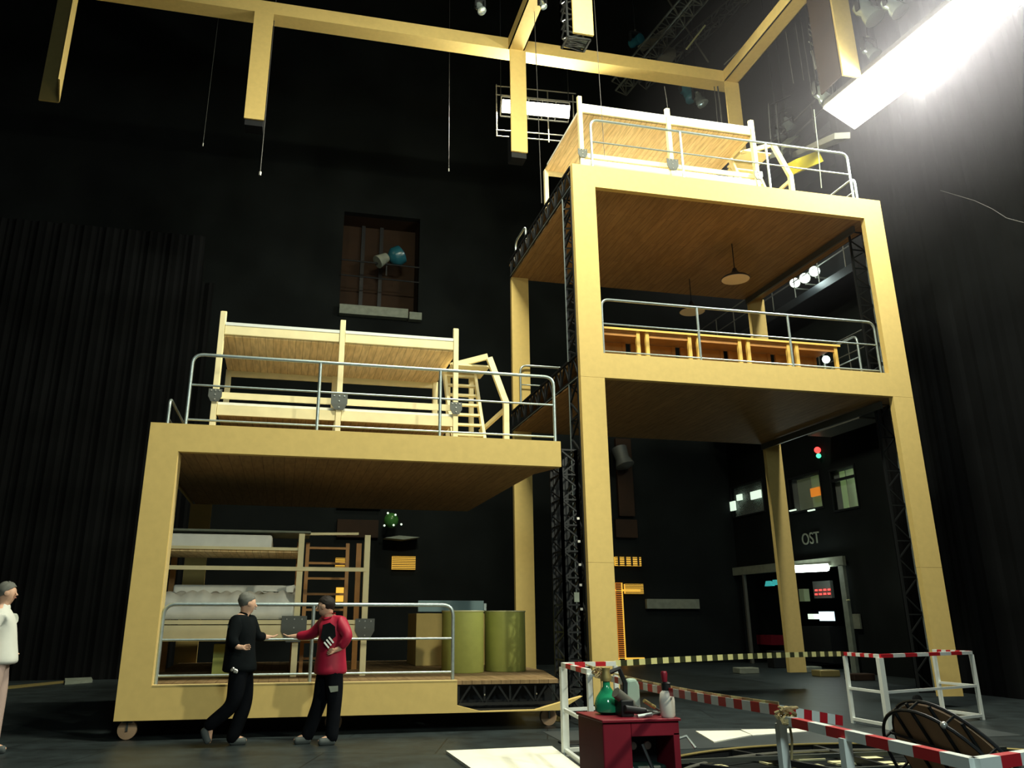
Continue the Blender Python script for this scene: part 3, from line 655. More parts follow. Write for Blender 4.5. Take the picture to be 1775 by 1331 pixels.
MB().box(x1, x1+.05, 27.83, 27.9, z0, z1).build('jamb_edge', M['orangelit'], gt)
MB().box(x0, x2, 27.83, 27.9, z1-.28, z1-.22).box(x0, x2, 27.83, 27.9, z0, z0+.06).build('crossbar', M['orangelit'], gt)
mb = MB()
for k in range(40): z = z0+(z1-z0)*k/40; mb.box(x0, x1, 27.82, 27.85, z, z+.035)
mb.build('perforation', M['black'], gt)
single('notice_board', MB().box(*(lambda r: (r[0], r[1], 27.85, 28, r[2], r[3]))(rect(1120, 1038, 1212, 1055, 27.9))), M['greyply'], 'long faint grey board low on the back wall inside the tower', 'board')
# brown storage panels and ledges seen through the wagon and the tower
for (r, m, lab) in (((585, 860, 660, 882), 'greyply', 'dim grey shelf front at the back wall above the wagon bunk ladder'), ((585, 900, 655, 932), 'brown', 'dim brown panel on the back wall behind the wagon bunk'),
                    ((1066, 900, 1105, 932), 'brown', 'dim brown panel on the back wall above the orange grille'), ((1066, 760, 1100, 895), 'brown', 'tall dim brown panel on the back wall beside the tower left post')):
    x0, x1, z0, z1 = rect(*r, 27.9); single('wall_panel', MB().box(x0, x1, 27.85, 28, z0, z1), M[m], lab, 'panel')
q = at(1077, 790, Y=27.5); single('wrapped_lamp', MB().lathe(q, [(.05, -.4), (.3, -.3), (.25, .1), (.35, .4), (.1, .5)], 12, (.2, -.3, -1)), M['plate'], 'dark wrapped lamp on the brown panel beside the tower left post', 'stage light', smooth=True)
q = at(678, 902, Y=27.4); t = thing('sparkling_lamp', 'small greenish lamp cluster glinting in the dark behind the wagon', 'stage light', q)
MB().bar(q, q+Vector((0, .65, 0)), .04).build('arm', M['black'], t); MB().lathe(q, sphere_prof(.25, 8), 12).build('body', mat('green_wrap', (.04, .14, .03), .2), t, True)
for dx, dz in ((-.15, .2), (.1, .15), (-.25, -.2), (.05, -.18), (.3, -.15)): MB().lathe(q+Vector((dx, -.3, dz)), sphere_prof(.035, 5), 8).build('glint', M['winlight'], t)
single('shelf_board', MB().prism([at(667, 932, Y=27.4), at(692, 928, Y=27.4), at(728, 931, Y=27.4), at(700, 935, Y=27.4)], (0, .7, 0)), M['ledge'], 'thin pale shelf hanging in the dark behind the wagon', 'shelf')

# ------------------------------------------------------------------ side wall: control room, sign, doorway
def wallrect(x0, y0, x1, y1, X=WX):
    a = at(x0, y0, X=X); b = at(x1, y1, X=X); return (min(a.y, b.y), max(a.y, b.y), min(a.z, b.z), max(a.z, b.z))
def control_window(n, y0, y1, z0, z1, m):
    w = tag(MB().box(WX+1.6, WX+1.7, y0-.8, y1+1.5, z0-.6, z1+.6).build('window_%d' % n, M[m]), kind='structure')
    f = MB().box(WX-.03, WX+.02, y0-.05, y1+.05, z0-.05, z0).box(WX-.03, WX+.02, y0-.05, y1+.05, z1, z1+.05).box(WX-.03, WX+.02, y0-.05, y0, z0, z1).box(WX-.03, WX+.02, y1, y1+.05, z0, z1)
    f.build('window_frame', M['black'], w)
    MB().box(WX+.1, WX+.11, y0, y1, z0, z1).build('pane', M['glass'], w)
    MB().box(WX+.31, WX+1.6, y0-.8, y1+1.5, z0-.65, z0-.6).box(WX+.31, WX+1.6, y0-.8, y1+1.5, z1+.6, z1+.65).box(WX+.31, WX+1.6, y1+1.45, y1+1.5, z0-.6, z1+.6).box(WX+.31, WX+1.6, y0-.85, y0-.8, z0-.6, z1+.6).build('room_lining', M['windim'], w)
    return w
control_window(1, 20.9, 22.0, 4.55, 5.72, 'winlight')
control_window(2, 22.55, 24.2, 4.75, 5.8, 'windim')
control_window(3, 25.8, 27.9, 5.0, 6.05, 'windim')
single('window_blind', MB().box(WX+.6, WX+.62, 21.05, 21.6, 4.4, 5.35), M['grey'], 'grey panel standing inside the brightly lit control room window', 'panel')
single('window_bar', MB().box(WX-.02, WX+.04, 20.9, 22.0, 5.38, 5.46), M['black'], 'dark bar across the brightly lit control room window', 'bar')
lamp('control_room_light', 'POINT', (WX+1.2, 21.6, 5.3), (0, 0, 0), 14, (.8, 1, .75), .1)
for (r, m, lab) in (((1404, 847, 1421, 858), 'orangedim', 'small orange lit sign under the control room windows'), ((1261, 871, 1274, 884), 'winlight', 'small white lit box low in the control room row'),
                    ((1300, 853, 1318, 862), 'winlight', 'pale lit sheet in the far control room window'), ((1230, 868, 1243, 878), 'winlight', 'farthest small white lit pane of the control room row'), ((1276, 858, 1285, 866), 'winlight', 'tiny lit pane between the far control room windows')):
    y0, y1, z0, z1 = wallrect(*r, X=WX-.06); single('lit_sign', MB().box(WX-.06, WX, y0, y1, z0, z1), M[m], lab, 'sign')
for x in (1372, 1404): 
    a = at(x, 886, X=WX-.05); single('wall_strip_lamp', MB().box(WX-.07, WX-.03, a.y-.25, a.y+.1, a.z, a.z+.04), M['winlight'], 'thin pale strip under the control room windows, %s one' % ('farther' if x < 1400 else 'nearer'), 'lamp')
for (x, y, m, lab) in ((1417, 780, 'redled', 'red signal light high on the side wall'), (1419, 790, 'greenled', 'green signal light just below the red one')):
    q = at(x, y, X=WX-.1); single('signal_light', MB().lathe(q, sphere_prof(.10 if m == 'redled' else .075, 6), 10), M[m], lab, 'signal light', smooth=True)
# OST lettering
cu_ = bpy.data.curves.new('wall_lettering', 'FONT'); cu_.body = 'OST'; cu_.size = .50; cu_.extrude = .01; cu_.align_x = 'CENTER'; cu_.align_y = 'CENTER'
to = bpy.data.objects.new('wall_lettering', cu_); scene.collection.objects.link(to)
q = at(1405, 934, X=WX-.03); to.location = q; to.rotation_euler = (math.pi/2, 0, -math.pi/2); to.data.materials.append(M['greyply'])
bpy.context.view_layer.update()
lm = bpy.data.meshes.new_from_object(to.evaluated_get(bpy.context.evaluated_depsgraph_get()))
ln = bpy.data.objects.new('wall_lettering_mesh', lm); ln.location = to.location; ln.rotation_euler = to.rotation_euler; scene.collection.objects.link(ln)
bpy.data.objects.remove(to); ln.name = 'wall_lettering'; to = ln
tag(to, 'grey painted letters OST on the dark side wall above the fluorescent tube', 'lettering')
# doorway area under the sign
dr = thing('door_frame_posts', 'pale steel doorway frame on the side wall behind the tower', 'door frame', (WX, 25, 0))
for (xp, w, m) in ((1268, .3, 'ledge'), (1291, .10, 'grey'), (1463, .22, 'ledge')):
    p = at(xp, 1000, X=WX-.12); MB().box(WX-.2, WX-.1, p.y-w/2, p.y+w/2, 0, 2.95).build('post', M[m], dr)
MB().box(WX-.2, WX-.1, 21.7, 28, 2.93, 3.2).build('lintel', M['greyply'], dr)
t = thing('fluorescent_lamp', 'bright white fluorescent tube lamp under the OST lettering', 'lamp', at(1403, 986, X=WX-.3))
a, b = at(1374, 987, X=WX-.35), at(1433, 984, X=WX-.35)
MB().path([a, b], .10, 8).build('tube', M['tube'], t, True); MB().bar(a+Vector((.15, 0, .1)), b+Vector((.15, 0, .1)), .15, .06).build('housing', M['white'], t)
lamp('doorway_light', 'POINT', (a+b)/2+Vector((-.3, 0, -.2)), (0, 0, 0), 12, (.85, 1, .88), .2)
rm = MB().box(WX+3, WX+3.1, 20, 30, -.3, 3.2).box(WX+.3, WX+3, 29.9, 30, -.3, 3.2).box(WX+.3, WX+3, 20, 20.1, -.3, 3.2).box(WX+.3, WX+3.1, 20, 30, 3.2, 3.3)
structure('wall_side_room', rm, M['wall'])
def onwall(name, r, m, lab, cat, X=WX+.5, th=.2):
    y0, y1, z0, z1 = wallrect(*r, X=X); return single(name, MB().box(X, X+th, y0, y1, z0, z1), M[m], lab, cat)
onwall('monitor_screen', (1419, 1060, 1438, 1076), 'screen', 'bright square monitor screen in the side room', 'screen')
onwall('monitor_screen', (1400, 1064, 1411, 1073), 'winlight', 'small pale screen left of the bright square monitor', 'screen')
onwall('notice_sheet', (1384, 1021, 1395, 1042), 'windim', 'pale sheet on the side room wall left of the red lights', 'sheet')
onwall('red_cabinet', (1310, 1100, 1338, 1118), 'cartred', 'dark red cabinet inside the side room doorway', 'cabinet', th=.6)
onwall('equipment_rack', (1383, 1085, 1445, 1150), 'black', 'black rack under the bright monitor in the side room', 'rack', th=.6)
onwall('wall_sheet', (1474, 1064, 1492, 1090), 'greyply', 'faint grey sheet on the wall right of the doorway post', 'sheet', X=WX-.1, th=.05)
q = at(1470, 1040, X=WX-.15); single('helmet_hook', MB().lathe(q, sphere_prof(.06, 6, .5), 10), M['olive_edge'], 'small pale yellow object beside the doorway post', 'hook')
led = thing('led_panel', 'panel with two rows of red lights above the monitor', 'panel', at(1425, 1026, X=WX+.5))
for j, y in enumerate((1023, 1030)):
    for k in range(4):
        q = at(1414+k*7.5, y-k*.4, X=WX+.45); MB().box(q.x, q.x+.03, q.y-.05, q.y+.05, q.z-.025, q.z+.025).build('red_light', M['redled'], led)
y0, y1, z0, z1 = wallrect(1408, 1008, 1442, 1036, X=WX+.5); MB().box(WX+.5, WX+.6, y0, y1, z0, z1).build('panel_plate', M['plate'], led)
for k, (x, y) in enumerate(((1332, 1013), (1344, 1011))):
    q = at(x, y, X=WX+.5); single('teal_lamp', MB().prism([q+Vector((0, .25, -.05)), q+Vector((0, -.25, -.05)), q+Vector((0, -.05, .12)), q+Vector((0, .15, .12))], (.1, 0, 0)), mat('teal_light', (.1, .6, .6), emit=.35, ecol=(.1, .9, .85)), 'teal lit panel in the doorway, %s of the two' % ('farther' if k == 0 else 'nearer'), 'lamp')
q = at(1442, 735, X=15.2)
sh = thing('gallery_shelf', 'small shelf of white items high on the side wall under the tower ceiling', 'shelf', q)
MB().box(15.2, 16.02, q.y-1.2, q.y+1.2, q.z-.1, q.z-.05).build('shelf_board', M['grey'], sh)
for k in range(5): MB().box(15.2, 15.3, q.y-1.0+k*.4, q.y-.85+k*.4, q.z-.05, q.z+.12).build('item', M['winlight'] if k in (1, 3) else M['windim'], sh)
# low clutter on the far floor
random.seed(3)
for k, (x, y, m, nm, lab) in enumerate(((1410, 1158, 'ledge', 'floor_case', 'pale low case on the far floor right of the tower rear column'), (1440, 1165, 'brass', 'floor_case', 'yellow low case on the far floor behind the white barrier'), (1500, 1172, 'brown', 'floor_case', 'dark red low case on the far floor inside the white barrier'),
                        (1358, 1150, 'black', 'floor_case', 'black upright case on the far floor left of the tower rear column'), (1300, 1160, 'greyply', 'floor_case', 'grey low case on the far floor in front of the doorway'))):
    g = at(x, y+8, Z=0); single(nm, MB().box(g.x-.3, g.x+.3, g.y, g.y+.4, 0, .16 if k != 3 else .5), M[m], lab, 'case', bevel=.02)

# ------------------------------------------------------------------ barriers and tape
def stripes(mb, p, q, w, n, start=0, h=None):
    p, q = Vector(p), Vector(q)
    for i in range(n): mb.cur = (i+start) % 2; mb.bar(p.lerp(q, i/n), p.lerp(q, (i+1)/n), w, h)
    mb.cur = 0; return mb
def barrier(label, corners, h=.97, s=.05, nstripe=6, posts_extra=(), skip_bottom=False, start=0, thick=()):
    t = thing('safety_barrier', label, 'barrier', (*corners[0], 0))
    for i, c in enumerate(corners):
        ss = s*(1.5 if i in thick else 1); MB().box(c[0]-ss/2, c[0]+ss/2, c[1]-ss/2, c[1]+ss/2, 0, h-s/2).build('post', M['white'], t)
    for c in posts_extra: MB().box(c[0]-s/2, c[0]+s/2, c[1]-s/2, c[1]+s/2, 0, h-s/2).build('post', M['white'], t)
    for a, b in zip(corners[:-1], corners[1:]):
        stripes(MB(), (*a, h), (*b, h), s, nstripe, start).build('striped_top_rail', [M['white'], M['red']], t)
        MB().bar((*a, h*.5), (*b, h*.5), s*.7).build('middle_rail', M['white'], t)
        if not skip_bottom: MB().bar((*a, .06), (*b, .06), s*.8).build('bottom_rail', M['white'], t)
    return t
P1 = at(976, 1152, Z=.97); P3 = at(1021, 1164, Z=.97); P4 = at(1066, 1150, Z=.97)
barrier('white barrier with red bands at the left, beside the dark red cart', [(P4.x, P4.y), (P1.x, P1.y), (P3.x, P3.y)], nstripe=5, thick=(1,))
A1, A2, A3, A4 = (8.55, 12.05), (8.35, 11.0), (10.3, 11.3), (10.9, 12.8)
A1 = tuple(at(1464, 1133, Z=.97))[:2]; A2 = tuple(at(1524, 1137, Z=.97))[:2]; A3 = tuple(at(1683, 1131, Z=.97))[:2]; A4 = tuple(at(1618, 1128, Z=.97))[:2]
barrier('white boxed barrier with red bands in front of the tower right post', [A1, A2, A3, A4], nstripe=8, start=1, thick=(1,))
C1 = at(1352, 1246, Z=.97); C2 = at(1690, 1325, Z=.97); C3 = C2+Vector((1.2, .38, 0))
barrier('nearest red and white striped barrier at the lower right', [(C1.x, C1.y), (C2.x, C2.y), (C3.x, C3.y)], nstripe=9, start=0, posts_extra=(), s=.045)
q = at(1476, 1282, Z=.955); single('barrier_post', MB().box(q.x-.021, q.x+.021, q.y+.03, q.y+.072, 0, .955), M['white'], 'single white post behind the nearest striped barrier', 'post')
def tape(label, p, q, n, m1, m2, sag=.05, w=.055, name='barrier_tape'):
    p, q = Vector(p), Vector(q); mb = MB()
    for i in range(n):
        mb.cur = i % 2; t0, t1 = i/n, (i+1)/n
        a = p.lerp(q, t0)-Vector((0, 0, sag*4*t0*(1-t0))); b = p.lerp(q, t1)-Vector((0, 0, sag*4*t1*(1-t1)))
        mb.bar(a, b, .004, w)
    mb.cur = 0
    return single(name, mb, [M[m1], M[m2]], label, 'tape')
T0 = P1+Vector((.02, -.03, 0)); T1 = C1+Vector((.02, .03, .04))
tape('red and white tape stretched from the left barrier to the nearest barrier', T0, T1, 44, 'white', 'red', .04)
tape('yellow and black tape stretched far across in front of the tower opening', P4+Vector((0, .02, .0)), Vector((*A1, .97)), 46, 'tape_yellow', 'tape_black', -.02, .07)
tape('thin yellow tape twisted along the red and white tape', T0+Vector((.25, 0, .0)), T1+Vector((0, 0, .035)), 30, 'tape_yellow', 'rope', .04, .016)
e = at(1500, 1276, Z=.93)
tape('short red and white tape end running on behind the nearest barrier', T1, e+Vector((.3, .6, 0)), 8, 'white', 'red', .0)
def knot(label, c, s=.06):
    mb = MB(); pts = []
    for k in range(60):
        a = k*.8; pts.append(c+Vector((s*math.cos(a)*(1+.2*math.sin(k)), s*.7*math.sin(a*1.1), s*.8*math.sin(a*.37+k*.13))))
    mb.path(pts, .008, 5); mb.path([c, c+Vector((.01, 0, -.12)), c+Vector((0, .01, -.22))], .007, 5)
    return single('rope_knot', mb, M['rope'], label, 'rope')
knot('bundled tan rope knot on the nearest striped barrier', C1.lerp(C2, .10)+Vector((0, .05, .03)), .05)
knot('bundled tan rope knot on the tape above the green bottle', T0.lerp(T1, .29), .06)

# ------------------------------------------------------------------ red welding cart
CT = .78
def cpt(x, y, z): return Vector((x, y, z))
a = at(1030, 1243, Z=CT); b = at(1180, 1245, Z=CT); c_ = at(1108, 1250, Z=CT)
cart = thing('welding_cart', 'dark red steel workshop cart with tools on top', 'cart', (2.75, 6.7, 0))
x0, x1, xm, y0 = a.x, b.x, at(1103, 1249, Z=CT).x, 6.25
MB().box(x0, xm, y0, y0+.55, .1, CT-.02).build('side_cabinet', M['cartred'], cart, bevel=.01)
MB().box(xm, x1, y0, y0+.55, CT-.12, CT-.02).box(xm, x1, y0+.5, y0+.55, .1, CT-.1).box(x1-.05, x1, y0, y0+.55, .1, CT-.1).build('open_bay', M['cartred'], cart, bevel=.005)
MB().box(xm+.01, x1-.06, y0+.3, y0+.45, .12, CT-.14).build('machine_front', M['black'], cart)
MB().box(xm+.02, x1-.07, y0+.1, y0+.3, .12, .45).build('machine', mat('dark_green_case', (.01, .03, .025), .4), cart, bevel=.02)
for dx in (.12, .24): MB().lathe((xm+dx, y0+.29, CT-.22), [(.03, 0), (.028, -.02), (.01, -.025)], 14, (0, 1, 0)).build('dial', M['bottle'], cart)
MB().lathe((xm+.32, y0+.095, .36), [(.03, 0), (.03, -.01)], 14, (0, 1, 0)).build('yellow_knob', M['yellow'], cart)
MB().box(xm+.2, xm+.38, y0+.09, y0+.1, .22, .28).build('name_plate', M['ledge'], cart)
MB().path([(xm+.1, y0+.05, .6), (xm+.16, y0-.02, .4), (xm+.12, y0-.02, .25), (xm+.2, y0, .12)], .014, 6).build('hose', M['black'], cart)
MB().box(x0-.01, x1+.01, y0-.02, y0+.57, CT-.02, CT).build('top_tray', M['cartred'], cart, bevel=.004)
for xx in (x0+.1, x1-.1):
    for yy in (y0+.1, y0+.45): MB().lathe((xx, yy-.02, .05), [(.02, 0), (.05, .005), (.05, .035), (.02, .04)], 14, (0, 1, 0)).build('wheel', M['black'], cart, True)
MB().path([(x1-.02, y0+.3, CT-.22), at(1190, 1276, Y=6.5), at(1206, 1297, Y=6.4)], .012, 6).build('side_handle', M['steel'], cart, True)
q = at(1053, 1228, Y=6.6); q.z = CT
t = thing('green_bottle', 'round green glass bottle with dark neck on the red cart', 'bottle', q)
MB().lathe(q, [(.05, 0), (.095, .02), (.10, .07), (.085, .12), (.05, .17), (.03, .2), (.028, .24)], 20).build('body', M['green'], t, True)
MB().lathe(q+Vector((0, 0, .24)), [(.04, 0), (.045, .03), (.03, .07), (.035, .10)], 14).build('valve', M['brass'], t, True)
MB().path([q+Vector((.02, 0, .3)), q+Vector((.12, .02, .33)), q+Vector((.17, .03, .22)), q+Vector((.15, 0, .08))], .02, 6).build('hose', M['black'], t, True)
q = at(1158, 1243, Y=6.3); q.z = CT
t = thing('plastic_bottle', 'milky plastic bottle with dark cap at the right of the red cart', 'bottle', q)
MB().lathe(q, [(.045, 0), (.056, .015), (.058, .12), (.05, .17), (.03, .19)], 20).build('body', M['bottle'], t, True)
MB().lathe(q+Vector((0, 0, .19)), [(.034, 0), (.036, .05), (.02, .06)], 14).build('cap', M['black'], t, True)
MB().lathe(q+Vector((-.01, 0, .25)), [(.02, 0), (.026, .06), (.02, .075)], 10).build('spout', M['cartred'], t, True)
q = at(1098, 1235, Y=6.7); q.z = CT
single('plastic_jug', MB().prism([q+Vector((-.06, 0, 0)), q+Vector((.07, 0, 0)), q+Vector((.07, 0, .2)), q+Vector((.04, 0, .25)), q+Vector((-.03, 0, .24)), q+Vector((-.05, 0, .16))], (0, .1, 0)), mat('pale_green_jug', (.35, .48, .4), .3), 'pale green plastic jug standing on the red cart behind the tools', 'jug', bevel=.02)
random.seed(11)
def tool(label, x, y, Y, ang, L, r, m, name='hand_tool'):
    q = at(x, y, Y=Y); q.z = max(q.z, CT+r+.01); d = Vector((math.cos(ang), .2, math.sin(ang)))*L/2
    t = thing(name, label, 'tool', q); MB().path([q-d, q], r*1.5, 8).build('handle', M[m], t, True); MB().path([q, q+d], r*.8, 8).build('shaft', M['blackedge'], t, True)
tool('thick dark grinder handle leaning on the red cart tray', 1095, 1222, 6.45, -.6, .34, .028, 'grey')
tool('dark long tool lying across the middle of the cart tray', 1118, 1233, 6.4, -.15, .36, .018, 'black')
tool('thin tool lying at the front of the cart tray', 1130, 1238, 6.32, .08, .26, .01, 'steel')
tool('thin bright tool near the milky bottle on the cart', 1135, 1226, 6.5, -.5, .22, .01, 'brass')
single('tool_case', MB().box(at(1076, 1235, Y=6.4).x, at(1098, 1235, Y=6.4).x, 6.38, 6.55, CT, CT+.12), M['black'], 'small black case at the front middle of the cart top', 'case', bevel=.01)
g = at(1000, 1289, Z=0); single('floor_plate', MB().box(g.x-.2, g.x+.2, g.y-.15, g.y+.15, 0, .02), M['black'], 'small black plate on the floor inside the left barrier', 'plate', bevel=.005)

# ------------------------------------------------------------------ boards on the floor
def slab(label, pts, th, m, name='floor_board'):
    mb = MB().prism([(*tuple(at(x, y, Z=0))[:2], 0.002) for x, y in pts], (0, 0, th)); return single(name, mb, M[m], label, 'board')
slab('large white board lying on the floor in front of the wagon', [(773, 1306), (957, 1298), (1000, 1331), (1030, 1352), (838, 1352)], .03, 'whiteboard', 'white_board')
slab('white pointed board lying on the floor right of the red cart', [(1206, 1269), (1283, 1268), (1303, 1276), (1238, 1288)], .015, 'whiteboard', 'white_board')
slab('narrow white board lying on the floor behind the nearest barrier', [(1284, 1266), (1400, 1264), (1400, 1269), (1305, 1276)], .012, 'whiteboard', 'white_board')
slab('wide grey stage mat under the left barrier', [(940, 1268), (1100, 1264), (1240, 1263), (1700, 1262), (1775, 1275), (1430, 1288), (1180, 1299), (1005, 1302)], .002, 'floorgrey', 'grey_mat')
slab('narrow pale timber strip on the floor at the far left', [(8, 1192), (110, 1182), (110, 1184), (8, 1195)], .03, 'brass', 'timber_strip')
slab('small pale block on the floor at the end of the timber strip', [(112, 1180), (158, 1178), (160, 1183), (112, 1187)], .06, 'ledge', 'pale_block')

# ------------------------------------------------------------------ open ring frame of the revolve (lower right)
rg = thing('revolve_ring', 'black steel ring frame of ribs over pale boards, lower right floor', 'turntable', (5.2, 6.6, 0))
cx, cy = 5.9, 6.2
def arc(r, a0, a1, n, z): return [(cx+r*math.cos(a0+(a1-a0)*i/n), cy+r*math.sin(a0+(a1-a0)*i/n), z) for i in range(n+1)]
MB().path(arc(3.2, 0, 2*math.pi, 72, .10)[:-1], .012, 6, True).build('outer_rail', M['brass'], rg, True)
MB().path(arc(2.85, 0, 2*math.pi, 72, .08)[:-1], .016, 6, True).build('inner_rail', M['grey'], rg, True)
mb = MB()
for i in range(72):
    p, q_ = arc(3.25, 0, 2*math.pi, 72, .05)[i], arc(3.25, 0, 2*math.pi, 72, .05)[i+1]; mb.bar(p, q_, .03, .10)
mb.build('rim_plate', M['black'], rg)
mb = MB()
for k in range(18):
    a = k*math.pi/9+.1; mb.bar((cx, cy, .06), (cx+3.2*math.cos(a), cy+3.2*math.sin(a), .06), .05, .06)
mb.build('spoke', M['black'], rg)
mb = MB()
for k in range(7): y = cy-2.4+k*.8; L = math.sqrt(max(0, 3.2**2-(y-cy)**2)); mb.bar((cx-L, y, .10), (cx+L, y, .10), .04, .04)
mb.build('cross_bar', M['blackedge'], rg)
random.seed(5)
for k, (x, y) in enumerate(((1347, 1320), (1400, 1313), (1402, 1327), (1440, 1308), (1466, 1320), (1500, 1312), (1530, 1322), (1555, 1325), (1235, 1328))):
    g = at(x, y, Z=.03); MB().box(g.x-.16, g.x+.16, g.y-.09, g.y+.09, .012, .03).build('pale_board', M['plywood_floor'], rg)
single('pit_darkness', MB().lathe((cx, cy, 0.001), [(3.3, 0), (3.3, .008)], 64), M['wall'], 'round black sheet standing in for the dark of the open pit under the steel ring frame', 'pit darkness')  # black sheet in place of the shade inside the open pit

# wooden wheel leaning at the right
ctr = at(1674, 1342, Y=4.9); RR = .50; ctr.z = max(ctr.z, .46)
wh = thing('wooden_wheel', 'large round brown plywood disc with black steel rims leaning at the lower right', 'disc', (ctr.x, ctr.y, 0))
u = Vector((0, -1, 0)); v = Vector((-math.sin(.55), 0, math.cos(.55))); nn = u.cross(v).normalized()
def ell(k, n=48, s=1, off=0): a = 2*math.pi*k/n; return ctr+u*RR*s*math.cos(a)+v*RR*s*math.sin(a)+nn*off
MB().prism([ell(k, s=.97) for k in range(48)], nn*.015).build('disc', M['dirtboard'], wh)
side_ = 1 if nn.x < 0 else -1
for off in (0, side_*.10):
    MB().path([ell(k, off=off) for k in range(48)], .011, 6, True).build('rim', M['black'], wh, True)
mb = MB()
for k in range(0, 48, 4): mb.bar(ell(k), ell(k, off=side_*.10), .012)
mb.build('rim_spacer', M['black'], wh)
mb = MB()
for t_ in (-.55, -.2, .2, .6):
    h_ = math.sqrt(1-t_*t_); a_ = ctr+(u*t_+v*h_)*RR+nn*side_*.022; b_ = ctr+(u*t_-v*h_)*RR+nn*side_*.022; mb.bar(a_, b_, .016)
mb.bar(ell(2, off=side_*.04), ell(20, off=side_*.04), .014)
mb.build('spoke', M['black'], wh)
MB().lathe(ell(8, off=side_*.1), sphere_prof(.022, 6), 10).build('knob', M['bolt'], wh, True)

# ------------------------------------------------------------------ people
def skinned(name, chains, m, parent, sub=2, smooth=True):
    """chains: list of polylines [(point, radius), ...]; points shared when identical"""
    verts, rad, edges, idx = [], [], [], {}
    for ch in chains:
        prev = None
        for p, r in ch:
            key = tuple(round(c, 4) for c in p)
            if key not in idx:
                idx[key] = len(verts); verts.append(Vector(p)); rad.append(r)
            if prev is not None and prev != idx[key]: edges.append((prev, idx[key]))
            prev = idx[key]
    off = parent_world(parent)
    me = bpy.data.meshes.new(name); me.from_pydata([tuple(v-off) for v in verts], edges, []); me.update()
    o = bpy.data.objects.new(name, me); scene.collection.objects.link(o); o.parent = parent
    sk = o.modifiers.new('skin', 'SKIN'); sk.use_smooth_shade = True
    if not me.skin_vertices: 
        bpy.context.view_layer.objects.active = o
    sv = me.skin_vertices[0].data if me.skin_vertices else None
    if sv is None:
        raise RuntimeError('skin layer')
    for i, r in enumerate(rad):
        sv[i].radius = (r, r) if not isinstance(r, tuple) else r
    sv[0].use_root = True
    ss = o.modifiers.new('sub', 'SUBSURF'); ss.levels = sub; ss.render_levels = sub
    me.materials.append(m)
    return o
def hand(chains_out, wrist, d, side, r=.0085, curl=.5, upv=(0, 0, 1)):
    """five finger chains rooted inside the palm"""
    d = Vector(d).normalized(); s = Vector(side).normalized(); nrm = d.cross(s).normalized()
    palm = wrist+d*.05
    for k, (o, L) in enumerate(((-.030, .068), (-.010, .078), (.010, .074), (.029, .058))):
        b0 = wrist+d*.045+s*o*.8; b1 = wrist+d*.095+s*o; b2 = b1+(d+nrm*curl*.5)*L*.5; b3 = b2+(d+nrm*curl*1.3).normalized()*L*.45
        chains_out.append([(palm, .022), (b1, r*1.15), (b2, r), (b3, r*.8)])
    t1 = wrist+d*.035-s*.045; t2 = t1+(d-s*.6)*.035+nrm*.012
    chains_out.append([(wrist+d*.02, .024), (t1, r*1.25), (t2, r)])
